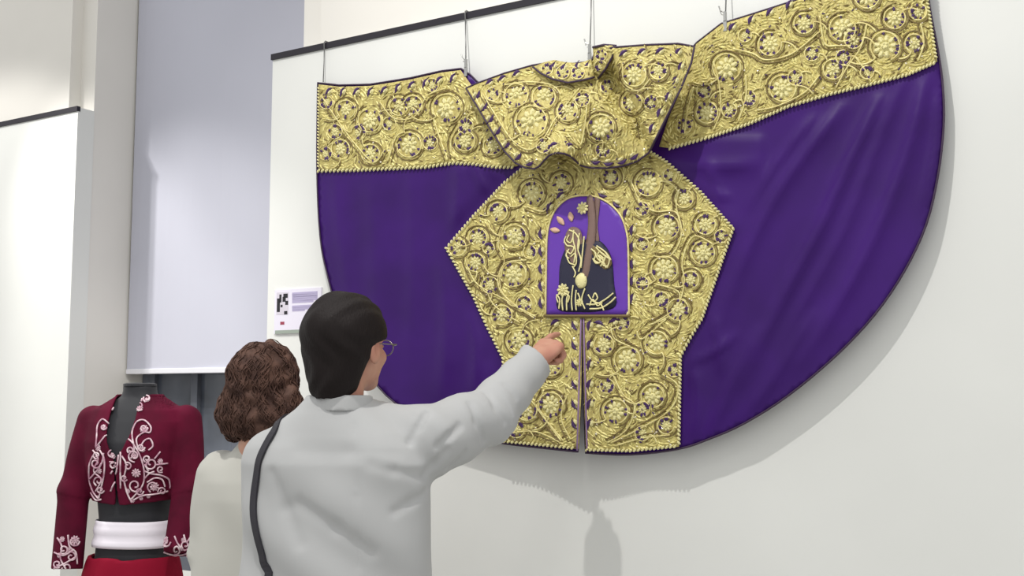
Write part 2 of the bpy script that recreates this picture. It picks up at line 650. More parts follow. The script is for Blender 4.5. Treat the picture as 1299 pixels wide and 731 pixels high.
BODY_TOP = [(403, 105), (430, 108), (470, 107), (520, 99), (560, 90), (585, 87), (597, 95), (607, 105), (640, 116),
            (700, 122), (760, 112), (830, 84), (870, 70), (884, 54), (915, 30), (960, 16), (1010, 0), (1090, -35),
            (1172, -75)]
BODY_R = [(1172, -75), (1178, 0), (1190, 65), (1196, 110), (1197, 160), (1190, 222), (1175, 285), (1148, 343), (1110, 399),
          (1060, 452), (1000, 502), (945, 537), (900, 557), (860, 570), (800, 577), (743, 575)]
BODY_L = [(733, 573.5), (700, 570), (640, 563), (600, 555), (545, 537), (490, 502), (455, 452), (430, 400), (415, 348),
          (406, 300), (402, 215), (403, 105)]
b_r = smooth_path(BODY_R, 4)
b_l = smooth_path(BODY_L, 4)
BODY = BODY_TOP[:-1] + b_r + [(740.6, 500), (739.2, 403), (738.2, 403), (737, 500)] + b_l[:-1]
sheet('satin_body', BODY, wsat, 6.5, M['satin'], cape, 0.004)
pp = MB()
hem = resample(BODY, 7)
pp.tube([at(x, y, wsat(x, y) + 0.001) for x, y in hem], 0.0032, 6, closed=True)
pp.build('edge_piping', M['piping'], cape, smooth=True)

# ------------------------------------------------------------------ embroidery
ROS = None
LEAF = None


def rosette_mesh():
    b = MB()
    X, Y, W = Vector((1, 0, 0)), Vector((0, 1, 0)), Vector((0, 0, 1))
    for k in range(9):
        g = 2 * PI * k / 9
        d = X * math.cos(g) + Y * math.sin(g)
        e = -X * math.sin(g) + Y * math.cos(g)
        b.lens(d * 0.66, d * 0.36, e * 0.24, W * 0.16, ring=6)
    b.lens(Vector((0, 0, 0.02)), X * 0.42, Y * 0.42, W * 0.22, ring=8)
    for k in range(5):
        g = 2 * PI * k / 5
        b.lens(X * 0.2 * math.cos(g) + Y * 0.2 * math.sin(g) + W * 0.2, X * 0.12, Y * 0.12, W * 0.12, ring=5)
    me_o = b.build('rosette', M['cream'])
    me = me_o.data
    bpy.data.objects.remove(me_o)
    return me


def leaf_mesh():
    """comma shaped violet leaf with a cream pad hugging it"""
    b = MB()
    n = 7
    vs, fs = [], []
    for i in range(n):
        t = i / (n - 1)
        x = -1 + 2 * t
        y = 0.35 * (1 - (2 * t - 1) ** 2)
        h = 0.30 * math.sin(PI * min(1, t * 1.1 + 0.04)) + 0.02
        vs += [(x, y + h, 0.0), (x, y, 0.14), (x, y - h, 0.0)]
    for i in range(n - 1):
        a = i * 3
        fs += [(a, a + 3, a + 4, a + 1), (a + 1, a + 4, a + 5, a + 2)]
    b.add(vs, [f[::-1] for f in fs], 0)
    b.lens(Vector((0.05, -0.25, 0.0)), Vector((0.55, 0.1, 0)), Vector((0, 0.34, 0)), Vector((0, 0, 0.34)), 1, 6)
    o = b.build('leaf', [M['violet_gap'], M['cream']])
    me = o.data
    bpy.data.objects.remove(o)
    return me


ROS_ME, LEAF_ME = rosette_mesh(), leaf_mesh()
PXM = 1 / 378.0                    # metres per pixel at the middle of the cape


def place(me, name, px, py, w, r_px, ang, parent):
    p = at(px, py, w)
    s = r_px * p.y / FPX * (1.0 / math.cos(TH) ** 0.5)
    a = U * math.cos(ang) + Z * math.sin(ang)
    c = N.cross(a)
    o = link(name, me, parent)
    mtx = Matrix(((a.x * s, c.x * s, N.x * s, p.x), (a.y * s, c.y * s, N.y * s, p.y), (a.z * s, c.z * s, N.z * s, p.z),
                  (0, 0, 0, 1)))
    o.matrix_basis = mtx
    return o


def embroider(root, poly, wf, motifs, leaves, vines, skip=None, shade=1.0, fill=1.0):
    """cords, rosettes, leaves and rows of laid thread on one panel"""
    ok = lambda x, y, m=3.0: inside(poly, x, y) and edge_dist(poly, x, y) > m and not (skip and skip(x, y))
    mo = np.array([(m[0], m[1], m[2]) for m in motifs], float)
    # laid threads, in rows that run round the nearest rosette
    st = MB()
    gp = MB()
    xs = [p[0] for p in poly]
    ys = [p[1] for p in poly]
    area = (max(xs) - min(xs)) * (max(ys) - min(ys))
    rows = 3.7
    for _ in range(int(area / 15.0 * fill)):
        x, y = random.uniform(min(xs), max(xs)), random.uniform(min(ys), max(ys))
        if not inside(poly, x, y):
            continue
        q = np.hypot(mo[:, 0] - x, mo[:, 1] - y) - mo[:, 2]
        i = int(q.argmin())
        cx, cy, r = mo[i]
        dx, dy = x - cx, y - cy
        L = math.hypot(dx, dy)
        if L < 1e-3:
            continue
        e = L - r
        e2 = max(1.5, round(e / rows) * rows + 1.5) + random.gauss(0, 0.2)
        if e < 0.5:
            continue
        dx, dy = dx / L, dy / L
        x, y = cx + dx * (r + e2), cy + dy * (r + e2)
        if not ok(x, y, 2.0):
            continue
        tx, ty = -dy, dx
        g = random.gauss(0, 0.10) + (0.6 if int(e2 / rows) % 4 == 3 else 0)
        tx, ty = tx * math.cos(g) - ty * math.sin(g), tx * math.sin(g) + ty * math.cos(g)
        ln = random.uniform(3.2, 5.8)
        c = at(x, y, wf(x, y) + 0.0008)
        sc = c.y / FPX
        a = (U * tx / math.cos(TH) ** 0.3 - Z * ty) * ln * sc
        bb = N.cross(a).normalized() * random.uniform(1.0, 1.6) * sc
        st.stitch(c, a, bb, N * random.uniform(0.0016, 0.0030), 0 if random.random() < 0.86 else 1)
    stuff(st.build('laid_thread', [M['gold'], M['gold_dark']], root))
    # cords: a double loop with a tail around every rosette, then the vines
    cd = MB()

    def cord(path, r, mi=0):
        run = []
        for (x, y) in path:
            if ok(x, y, 1.5):
                run.append((x, y))
            else:
                if len(run) > 2:
                    cd.tube([at(a, c, wf(a, c) + 0.003) for a, c in run], r, 5, mi=mi)
                run = []
        if len(run) > 2:
            cd.tube([at(a, c, wf(a, c) + 0.003) for a, c in run], r, 5, mi=mi)

    for (x, y, r, tail) in motifs:
        g0 = math.radians(tail)
        for kk, gap in enumerate((3.6, 7.6) if r > 6.5 else (3.4,)):
            R = r + gap
            path = []
            for k in range(22):
                g = g0 + 0.75 + (2 * PI - 1.1) * k / 21
                path.append((x + R * math.cos(g), y - R * math.sin(g)))
            # the tail runs off the loop and curls
            ex, ey = path[-1]
            for k in range(1, 9):
                g = g0 - 0.35 - 0.09 * k
                path.append((ex + (1.0 + 0.0 * kk) * k * r * 0.28 * math.cos(g), ey - k * r * 0.28 * math.sin(g)))
            cord(path, 0.0030 if kk == 0 else 0.0024, kk)
        # violet ground showing around the rosette
        for k in range(11):
            if random.random() < 0.8:
                g = random.uniform(0, 2 * PI)
                px, py = x + (r + 1.2) * math.cos(g), y + (r + 1.6) * math.sin(g)
                if not ok(px, py):
                    continue
                c = at(px, py, wf(px, py) + 0.0044)
                sc = c.y / FPX
                d = (U * math.cos(g) - Z * math.sin(g)) * sc
                gp.lens(c, d * random.uniform(1.8, 3.6), N.cross(d).normalized() * sc * random.uniform(1.3, 2.2),
                        N * 0.0022, ring=5)
    for v in vines:
        path = smooth_path(v, 8)
        cord(path, 0.0030)
        off = []
        for i in range(len(path)):
            a, c = path[max(0, i - 1)], path[min(len(path) - 1, i + 1)]
            L = math.hypot(c[0] - a[0], c[1] - a[1]) or 1
            off.append((path[i][0] - (c[1] - a[1]) / L * 4.2, path[i][1] + (c[0] - a[0]) / L * 4.2))
        cord(off, 0.0024, 1)
    stuff(cd.build('scroll_cord', [M['gold_cord'], M['gold_dark']], root, smooth=True))
    # little violet flecks away from the rosettes
    for _ in range(int(area / 900)):
        x, y = random.uniform(min(xs), max(xs)), random.uniform(min(ys), max(ys))
        if ok(x, y, 6):
            c = at(x, y, wf(x, y) + 0.0040)
            sc = c.y / FPX
            g = random.uniform(0, PI)
            d = (U * math.cos(g) + Z * math.sin(g)) * sc
            gp.lens(c, d * random.uniform(1.4, 2.8), N.cross(d).normalized() * sc * 1.1, N * 0.002, ring=5)
    stuff(gp.build('violet_fleck', M['violet_gap'], root))
    for (x, y, r, tail) in motifs:
        if ok(x, y, 2):
            place(ROS_ME, 'rosette', x, y, wf(x, y) + 0.001, r * 0.98, random.uniform(0, 2), root)
    for (x, y, ang) in leaves:
        place(LEAF_ME, 'leaf', x, y, wf(x, y) + 0.0042, 7.6, math.radians(ang), root)
    sq = MB()
    for _ in range(int(area / 520)):
        x, y = random.uniform(min(xs), max(xs)), random.uniform(min(ys), max(ys))
        if ok(x, y, 3):
            c = at(x, y, wf(x, y) + 0.0045)
            s = random.uniform(0.8, 1.5) * c.y / FPX
            t = N + Vector((random.uniform(-.35, .35), random.uniform(-.35, .35), random.uniform(-.2, .5)))
            t.normalize()
            a = t.orthogonal().normalized()
            sq.lens(c, a * s, t.cross(a) * s, t * 0.0008, ring=6)
    stuff(sq.build('sequin', M['sequin'], root))


def rope(root, path, wf, name='rope_trim', size=3.0, gap=5.0, lift=0.003):
    b = MB()
    pts = resample(path, gap, closed=False)
    for i in range(len(pts) - 1):
        (x, y), (x2, y2) = pts[i], pts[i + 1]
        L = math.hypot(x2 - x, y2 - y) or 1
        g = math.atan2(-(y2 - y), x2 - x) + 0.75
        c = at(x, y, wf(x, y) + lift)
        sc = c.y / FPX
        a = (U * math.cos(g) + Z * math.sin(g)) * sc * size * 1.15
        bb = N.cross(a).normalized() * sc * size * 0.62
        b.lens(c, a, bb, N * 0.005, ring=7)
    return stuff(b.build(name, M['cream'], root, smooth=False))


# left band
LB = [(404, 107), (430, 110), (470, 109), (520, 101), (560, 92), (584, 89), (598, 108), (630, 150), (668, 205), (655, 211),
      (630, 211), (600, 207), (575, 206), (540, 212), (500, 214), (450, 216), (404, 217)]
lb = sheet('left_band', LB, wband, 6, M['gold_base'], cape)
embroider(lb, LB, wband,
          [(439, 139, 8, 250), (469, 153, 11, 60), (455, 168, 6, 200), (425, 167, 6, 120), (432, 189, 8, 290),
           (470, 195, 8, 150), (494, 157, 5, 60), (519, 184, 12, 130), (506, 135, 8, 20), (567, 137, 14, 240),
           (590, 179, 9, 80), (591, 160, 6, 100), (524, 133, 8, 200), (546, 181, 6, 80), (413, 195, 5, 90), (414, 130, 5, 90), (548, 108, 5, 180),
           (625, 185, 8, 100)],
          [(418 + i * 17.5, 116 - (0 if i < 4 else (i - 3.5) * 3.2), 30 + 20 * (i % 2)) for i in range(10)],
          [[(408, 122), (430, 155), (450, 182), (474, 206), (488, 190)], [(482, 130), (500, 150), (526, 148), (542, 122), (566, 112)],
           [(550, 150), (558, 175), (568, 203)], [(583, 158), (572, 180), (576, 200)], [(492, 205), (502, 175), (512, 168)]])
rope(lb, [(404, 217), (450, 216), (500, 214), (540, 212), (575, 207), (600, 208), (630, 212), (655, 212)], wband)
rope(lb, [(404, 112), (403.5, 215)], wband, size=1.8, gap=4)

# right band
RB = [(836, 186), (848, 150), (868, 105), (883, 56), (915, 31), (960, 17), (1010, 1), (1090, -33), (1170, -72), (1176, 0), (1187, 64),
      (1189, 78), (1150, 96), (1100, 108), (1050, 120), (1000, 135), (950, 157), (900, 174), (850, 188)]
rb = sheet('right_band', RB, wband, 6, M['gold_base'], cape)
embroider(rb, RB, wband,
          [(922, 86, 14, 250), (897, 143, 10, 100), (893, 115, 6, 90), (993, 112, 13, 30), (1009, 99, 6, 60), (977, 56, 11, 30), (1069, 36, 13, 40),
           (1083, 50, 8, 30), (1123, 59, 15, 250), (1135, 23, 10, 60), (1057, 88, 9, 40), (1030, 68, 6, 20), (1070, 73, 6, 30), (1160, 55, 8, 270),
           (1020, 30, 9, 30), (950, 125, 6, 80), (945, 45, 5, 40), (1100, 92, 5, 30), (1165, 15, 7, 90), (925, 140, 6, 80), (1100, -5, 12, 60),
           (1150, -30, 12, 90), (868, 160, 6, 100)],
          [(930 + i * 24, 34 - i * 9.6, 40 + 15 * (i % 2)) for i in range(7)],
          [[(905, 78), (912, 105), (914, 140), (905, 165)], [(946, 95), (946, 125), (936, 155)], [(930, 62), (955, 68), (972, 76), (1005, 68), (1040, 40)],
           [(1100, 30), (1092, 60), (1075, 85), (1060, 112)], [(1040, 20), (1046, 55), (1062, 58), (1080, 58)], [(1085, 72), (1098, 90), (1105, 104)],
           [(1168, 30), (1172, 55), (1164, 78)], [(960, 140), (985, 135), (1020, 118), (1040, 95)], [(880, 110), (872, 140), (868, 170)]])
rope(rb, [(850, 188), (900, 174), (950, 157), (1000, 135), (1050, 120), (1100, 108), (1150, 95), (1189, 78)], wband)
rope(rb, [(1187, 72), (1176, 0), (1171, -70)], wband, size=2.6)

# centre panel
ARCH = [(692, 400), (693, 330), (694, 300), (698, 280), (706, 264), (720, 252), (738, 248), (757, 250), (774, 259),
        (787, 273), (794, 291), (797, 315), (798, 400)]
pn = sheet('centre_panel', PENT, wpent, 6, M['gold_base'], cape)
in_arch = lambda x, y: inside(ARCH, x, y) or (abs(x - 738.5) < 4 and y > 395)
PM = [(675, 245, 11, 250), (632, 269, 8, 220), (653, 300, 11, 200), (606, 302, 8, 240), (603, 333, 8, 300), (652, 348, 12, 210),
      (622, 362, 7, 300), (581, 314, 7, 180), (637, 400, 9, 200), (658, 432, 11, 90), (699, 514, 12, 280), (665, 385, 6, 220), (712, 232, 8, 200),
      (660, 470, 8, 100), (668, 520, 10, 60), (655, 545, 7, 20), (700, 465, 8, 90), (672, 320, 5, 90), (700, 440, 8, 120), (620, 315, 4, 80),
      (822, 233, 12, 30), (868, 252, 8, 80), (846, 288, 12, 240), (895, 285, 9, 60), (892, 321, 11, 60), (843, 342, 13, 250), (876, 355, 7, 240),
      (839, 380, 6, 240), (860, 393, 10, 300), (833, 435, 11, 320), (796, 457, 13, 250), (766, 437, 9, 90), (828, 503, 11, 230), (815, 519, 6, 230),
      (781, 522, 12, 240), (790, 410, 6, 60), (915, 300, 5, 0), (845, 540, 7, 10), (815, 550, 6, 10), (770, 490, 6, 90), (775, 225, 7, 140),
      (815, 265, 5, 140), (815, 310, 5, 90), (815, 360, 5, 90), (855, 470, 5, 80), (850, 222, 5, 30)]
PL = [(803 if 290 < y < 392 else 795, y, a) for y, a in ((270, 60), (291, 75), (312, 80), (334, 85), (356, 80), (378, 70), (398, 60))]
PL += [(687, y, 95) for y in (296, 318, 340, 362, 384)] + [(729, 412 + 25 * i, 115) for i in range(6)] + [(749, 412 + 25 * i, 65) for i in range(6)]
PL += [(764, 246, 150), (782, 258, 135), (712, 248, 30), (698, 262, 50), (705, 410, 20), (760, 412, -20), (780, 408, 10)]
PV = [[(668, 262), (690, 268), (700, 250)], [(640, 285), (632, 310), (640, 330), (634, 350), (640, 375), (672, 400)], [(668, 330), (640, 335), (632, 362), (650, 385), (680, 402)],
      [(590, 330), (605, 360), (640, 380), (680, 405)], [(612, 345), (625, 385), (660, 410)], [(800, 228), (812, 255), (830, 268), (858, 270), (864, 300), (850, 325), (830, 325)],
      [(862, 240), (858, 262), (868, 300)], [(905, 310), (880, 300), (866, 330), (868, 360), (858, 390), (830, 410)], [(830, 360), (862, 372), (850, 400), (825, 412)],
      [(845, 405), (815, 430), (808, 420)], [(775, 470), (790, 500), (805, 515), (795, 545), (770, 562)], [(840, 475), (860, 490), (850, 520), (810, 545), (775, 562)],
      [(690, 495), (685, 520), (715, 560)], [(720, 500), (712, 530), (724, 558)], [(650, 500), (670, 505), (690, 530), (712, 560)], [(645, 550), (680, 548), (715, 564)],
      [(850, 552), (815, 556), (780, 566)], [(800, 440), (780, 430), (775, 415)]]
embroider(pn, PENT, wpent, PM, PL, PV, skip=in_arch)
rope(pn, [(672, 206), (640, 232), (600, 275), (566, 315), (600, 375), (617, 413), (638, 455), (640, 500), (640, 561)], wpent, size=2.7)
rope(pn, [(825, 193), (845, 205), (888, 243), (930, 290), (911, 345), (890, 405), (876, 428), (863, 452), (862, 510), (861, 567)], wpent, size=2.7)
rope(pn, [(640, 560), (690, 565), (731, 569)], wpent, size=2.7)
rope(pn, [(744, 571), (800, 572), (861, 566)], wpent, size=2.7)
b = MB()
for xs_ in ((740.4, 744.6), (737.2, 732.0)):
    b.tube([at(xs_[0] + (xs_[1] - xs_[0]) * t - 0.0, 404 + 168 * t, wpent(xs_[0], 404 + 168 * t) + 0.004) for t in np.linspace(0, 1, 20)], 0.0028, 6)
b.build('slit_piping', mat('mauve_piping', (148, 120, 160), 0.5), pn, smooth=True)

# arched picture
warch = lambda x, y: wpent(x, y) + 0.007
ap = sheet('arched_picture', ARCH, warch, 6, M['arch'], cape, 0.004)
b = MB()
b.tube([at(x, y, warch(x, y) + 0.001) for x, y in resample(smooth_path(ARCH, 3), 4, closed=False)], 0.0035, 6)
b.build('arch_cord', M['gold_cord'], ap, smooth=True)
b = MB()
b.tube([at(x, 401, warch(x, 400) + 0.003) for x in np.linspace(690, 799, 14)], 0.005, 6)
b.build('lower_bar', M['gold_dark'], ap, smooth=True)


def patch(name, poly, h, m, lift=0.0015):
    """padded applique: the middle is raised"""
    pl = smooth_path(poly, 4, closed=True)
    wf = lambda x, y: warch(x, y) + lift + (h * sst(0, 6, edge_dist(pl, x, y)) if inside(pl, x, y) else 0)
    return sheet(name, pl, wf, 3.0, m, ap, 0.002), wf


patch('robe', [(716, 318), (726, 306), (745, 304), (760, 305), (772, 318), (777, 335), (779, 360), (781, 388), (760, 395), (735, 396), (707, 392), (709, 362),
               (710, 338)], 0.008, M['robe'])
patch('cross_beam', [(744, 253), (752, 250), (756, 285), (753, 320), (747, 352), (737, 352), (741, 320), (746, 285)], 0.006, M['cross'], 0.008)
patch('cross_arm', [(754, 251), (761, 254), (758, 285), (760, 306), (753, 306), (754, 280)], 0.004, M['cross'], 0.003)
patch('hair', [(718, 296), (725, 288), (736, 292), (739, 310), (734, 330), (728, 342), (720, 330), (716, 312)], 0.003, M['cross'], 0.008)
patch('sleeve', [(748, 310), (760, 314), (772, 322), (776, 334), (769, 343), (760, 338), (752, 326)], 0.003, M['gold_dark'], 0.009)
patch('hand', [(731, 351), (738, 346), (744, 352), (743, 363), (735, 366), (730, 359)], 0.005, M['cream'], 0.012)
for (x, y, a, l) in ((704, 292, 170, 8), (711, 280, 130, 9), (724, 275, 100, 8)):
    dx, dy = math.cos(math.radians(a)), -math.sin(math.radians(a))
    patch('halo_ray', [(x - dx * l * .8, y - dy * l * .8), (x + dy * 3.6, y - dx * 3.6), (x + dx * l * .8, y + dy * l * .8), (x - dy * 3.6, y + dx * 3.6)],
          0.003, M['flesh_silk'], 0.003)
b = MB()
cw = lambda x, y, l=0.010: at(x, y, warch(x, y) + l)
scr = [[(722, 298), (719, 305), (724, 308), (727, 301)], [(720, 312), (728, 314), (724, 322), (719, 318)], [(724, 326), (730, 322), (731, 334), (727, 340)], [(735, 296), (733, 315), (737, 330), (734, 345)],
       [(741, 300), (739, 320), (737, 340)], [(752, 328), (756, 334), (762, 332), (760, 324), (766, 328)], [(762, 320), (768, 326), (765, 336), (771, 338)], [(768, 320), (773, 330), (770, 340)],
       [(727, 362), (725, 380), (726, 394)], [(731, 368), (730, 380), (731, 394)], [(742, 366), (738, 380), (742, 392)], [(744, 386), (756, 386), (768, 380), (778, 372)],
       [(748, 392), (762, 391), (774, 384), (781, 377)], [(746, 374), (752, 382), (762, 386), (766, 394)], [(752, 378), (755, 372), (758, 378), (755, 382)],
       [(718, 300), (716, 306), (720, 312), (725, 312)], [(722, 316), (718, 324), (722, 328)], [(728, 292), (727, 304), (730, 318), (728, 334)], [(726, 338), (730, 346), (728, 352)],
       [(757, 312), (768, 320), (775, 330)], [(750, 316), (756, 322), (754, 330), (760, 334)], [(769, 324), (766, 332), (769, 340)],
       [(712, 372), (706, 376), (708, 384)], [(716, 372), (722, 376), (720, 384)], [(733, 372), (736, 380), (734, 388)], [(748, 388), (752, 380), (758, 388), (764, 384)],
       [(732, 352), (736, 358), (743, 356)], [(733, 362), (739, 361)], [(722, 292), (730, 296), (735, 306), (733, 318)], [(718, 322), (722, 333), (729, 336)],
       [(756, 314), (764, 322), (772, 328)], [(754, 318), (758, 328), (768, 336)], [(762, 318), (758, 324), (765, 330), (762, 338)], [(714, 394), (713, 380), (716, 372)], [(719, 394), (719, 380), (722, 370)], [(709, 392), (710, 380), (706, 374)]]
for s in scr:
    b.tube([cw(x, y, 0.013) for x, y in smooth_path(s, 6)], 0.0027, 5)
stuff(b.build('scroll_cord', M['cream'], ap, smooth=True))
for (x, y, r) in ((739, 264, 8), (714, 368, 8), (738, 358, 5), (735, 384, 5)):
    place(ROS_ME, 'rosette', x, y, warch(x, y) + 0.012, r, 0.3, ap)

# collar
COLL = [(607, 105), (640, 93), (675, 83), (700, 79), (725, 81), (750, 78), (756, 64), (780, 60), (820, 57), (860, 55.5), (881, 59), (877, 80), (864, 112),
        (842, 156), (823, 194), (808, 205), (790, 211), (768, 213.5), (748, 213), (736, 210), (729, 203), (724, 198.5), (716, 195), (706, 194), (697, 197), (690, 204), (684, 211), (678, 214.5), (667, 213),
        (654, 207), (640, 192), (624, 167), (606, 136), (591, 112)]
cl = sheet('collar', COLL, wcol, 3.5, M['gold_base'], cape, 0.004)
b = MB()
b.tube([at(x, y, wcol(x, y)) for x, y in resample(COLL, 5)], 0.0034, 6, closed=True)
b.build('edge_piping', M['piping'], cl, smooth=True)
CL_L = [(604, 121, 230), (613, 136, 225), (621, 151, 225), (630, 166, 225), (642, 183, 225), (656, 198, 215), (671, 206, 190), (755, 204, 170), (771, 206, 170), (788, 204, 190), (803, 198, 200),
        (622, 105, 20), (638, 100, 20), (656, 94, 20), (792, 68, 20), (815, 66, 20), (838, 65, 20), (861, 66, 40), (864, 84, 60), (857, 102, 60), (848, 122, 60), (838, 142, 60), (828, 162, 60), (703, 185, 10), (722, 186, 10)]
embroider(cl, COLL, wcol,
          [(655, 121, 11, 230), (690, 123, 11, 60), (674, 154, 16, 250), (720, 141, 9, 80), (762, 162, 13, 300), (739, 126, 6, 60), (805, 95, 11, 60),
           (802, 130, 9, 80), (765, 190, 6, 20), (690, 185, 6, 20), (835, 90, 7, 60), (770, 110, 5, 300), (826, 130, 5, 60), (625, 120, 5, 40)],
          CL_L,
          [[(612, 118), (628, 145), (650, 178), (672, 190), (690, 175), (705, 150), (735, 112)], [(720, 170), (735, 185), (742, 160), (745, 130)],
           [(790, 80), (792, 105), (810, 115), (825, 100)], [(812, 150), (815, 175)], [(640, 108), (670, 104), (700, 108), (712, 120)]])
# neck flaps folded over the top of the collar
NF = [(676, 85), (690, 79), (703, 76), (718, 79), (735, 80), (750, 75), (754, 98), (738, 102), (720, 105), (700, 100), (686, 93)]
wnf = lambda x, y: wcol(x, y) + 0.016 + 0.010 * sst(78, 100, y)
nf = sheet('neck_flap', NF, wnf, 5, M['gold_base'], cape, 0.004)
embroider(nf, NF, wnf, [(694, 88, 4, 60), (714, 92, 5, 60), (733, 92, 5, 60)], [(703, 84, 60), (716, 86, 60), (733, 84, 70), (746, 84, 70)], [])
b = MB()
b.tube([at(x, y, wnf(x, y)) for x, y in resample(NF[:1] + NF[:5:-1], 4, closed=False)], 0.0036, 6)
b.build('edge_piping', M['piping'], nf, smooth=True)
NF2 = [(752, 60), (766, 57), (781, 58), (777, 72), (768, 88), (757, 102), (751, 98), (753, 78)]
wnf2 = lambda x, y: 0.100 + 0.050 * sst(755, 780, x) - 0.02 * sst(70, 100, y)
nf2 = sheet('standing_flap', NF2, wnf2, 5, M['gold_base'], cape, 0.004)
embroider(nf2, NF2, wnf2, [(763, 70, 4, 60), (762, 84, 4, 250)], [], [])
b = MB()
b.tube([at(x, y, wnf2(x, y)) for x, y in [(752, 60), (766, 57), (781, 58), (777, 72), (768, 88), (757, 102)]], 0.004, 6)
b.build('edge_piping', M['piping'], nf2, smooth=True)

# ------------------------------------------------------------------ hanging wires
HANG = [((404, 410), 104, None, 'steel hanging wire at the left end of the cape, below the bare rail end', False),
        ((590, 591), 92, 590, 'steel hanging wire with clip at the left edge of the collar', True),
        ((744, 748), 74, 745, 'steel hanging wire above the middle of the collar, beside the folded flap', True),
        ((917, 920), 34, 918, 'steel hanging wire at the left end of the right gold band', True)]
for (xa, xb), yb, _, lab, clip in HANG:
    foot = at(xb, yb, wbody(xb, yb) + 0.004)
    uh = (at(xa, 50, 0.012) - ORG).dot(U)
    if xa == 404:
        uh = upx(404, 0.012)
    top = wl(uh, 0.012, zr + 0.014)
    if xa != 404 and xa != 590:
        uh = (foot - ORG).dot(U) - 0.004
        top = wl(uh, 0.012, zr + 0.014)
    t = thing('hanging_wire', foot, lab, 'wire', 'wires holding up the cape')
    b = MB(); b.tube([top, top.lerp(foot, .5) + U * 0.001, foot], 0.0022, 6)
    b.build('wire', M['wire'], t, smooth=True)
    b = MB()
    b.tube([wl(uh, -0.06, zr + 0.013), wl(uh, -0.02, zr + 0.018), wl(uh, 0.006, zr + 0.018), wl(uh, 0.0125, zr + 0.008), wl(uh, 0.012, zr - 0.015)], 0.003, 6)
    b.build('rail_hook', M['wire'], t, smooth=True)
    if clip:
        b = MB()
        c = foot + Z * 0.045
        b.box(c - Z * 0.012, U * 0.004, N * 0.006, Z * 0.016)
        b.box(c - Z * 0.042, U * 0.006, N * 0.004, Z * 0.018)
        b.tube([c, c + Z * 0.012 - U * 0.016, c + Z * 0.026 - U * 0.020], 0.0026, 6)
        b.tube([c - Z * 0.008, c - U * 0.012 - Z * 0.002, c - U * 0.016 + Z * 0.010], 0.0022, 6)
        bevel(b.build('clip', M['clip'], t), 0.0015, 1)

# ------------------------------------------------------------------ information card
ci = thing('information_card', at(378, 420, 0.0), 'small lilac white information card on the wall left of the cape', 'card')


def card_box(name, x0, y0, x1, y1, w0, w1, m, par=ci):
    p, q = at(x0, y0, 0), at(x1, y1, 0)
    b = MB()
    b.wbox((p - ORG).dot(U), (q - ORG).dot(U), w0, w1, q.z, p.z)
    return b.build(name, m, par)


card_box('board', 350, 368.5, 408, 421.5, 0.0, 0.006, M['card'])
card_box('lower_edge', 350.5, 419.5, 407.5, 421.8, 0.006, 0.0075, M['card_edge'])
ph = card_box('photograph', 352.5, 371.5, 367, 399, 0.006, 0.0068, mat('photo_grey', (206, 200, 212), 0.6))
for k, (x0, y0, x1, y1) in enumerate(((353, 379, 356.5, 396), (356, 374, 358.5, 384), (361, 373, 366.5, 378), (360, 377, 364, 383), (363.5, 382, 367, 387), (362, 395, 366, 399),
                                      (357.5, 387, 360, 390))):
    o = card_box('figure', x0, y0, x1, y1, 0.0068, 0.0072, M['card_black'], ph)
card_box('emblem', 357, 408.5, 362, 412, 0.006, 0.0068, M['card_red'])
for k in range(5):
    card_box('text_line', 372, 371.5 + 2.6 * k, 404 - (5 if k == 4 else 0), 373 + 2.6 * k, 0.006, 0.0066, M['card_text'])
for k in range(3):
    card_box('text_line', 372, 388 + 2.6 * k, 402 - (14 if k == 2 else 0), 389.4 + 2.6 * k, 0.006, 0.0066, M['card_text'])


# ------------------------------------------------------------------ distance fields for soft shapes
def smin(a, c, k):
    h = np.clip(0.5 + 0.5 * (c - a) / k, 0, 1)
    return c * (1 - h) + a * h - k * h * (1 - h)


def cap(P, a, c, ra, rb):
    a, c = np.array(a, np.float32), np.array(c, np.float32)
    d = c - a
    t = np.clip(((P - a) @ d) / max(1e-9, d @ d), 0, 1)
    return np.linalg.norm(P - a - t[:, None] * d, axis=1) - (ra + (rb - ra) * t)


def ell(P, c, r):
    q = (P - np.array(c, np.float32))
    r = np.array(r, np.float32)
    k0 = np.linalg.norm(q / r, axis=1)
    k1 = np.linalg.norm(q / (r * r), axis=1) + 1e-6
    return k0 * (k0 - 1) / k1


def chain(P, pts, k=0.02):
    d = None
    for i in range(len(pts) - 1):
        e = cap(P, pts[i][0], pts[i + 1][0], pts[i][1], pts[i + 1][1])
        d = e if d is None else smin(d, e, k)
    return d


def loft(P, prof, soft=0.0):
    """stacked ellipses: rows (z, half width, half depth, y shift)"""
    p = np.array(prof, np.float32)
    z = P[:, 2]
    a = np.interp(z, p[:, 0], p[:, 1])
    c = np.interp(z, p[:, 0], p[:, 2])
    y = np.interp(z, p[:, 0], p[:, 3])
    x_, y_ = P[:, 0], P[:, 1] - y
    # superellipse, a little squarer than an ellipse
    e = 2.35
    k = (np.abs(x_ / a) ** e + np.abs(y_ / c) ** e) ** (1 / e)
    g = np.hypot(x_, y_)
    d = (k - 1) * np.clip(g / np.maximum(k, 1e-3), 0.6 * np.minimum(a, c), np.maximum(a, c))
    return np.maximum(d, np.maximum(p[0, 0] - z, z - p[-1, 0]))


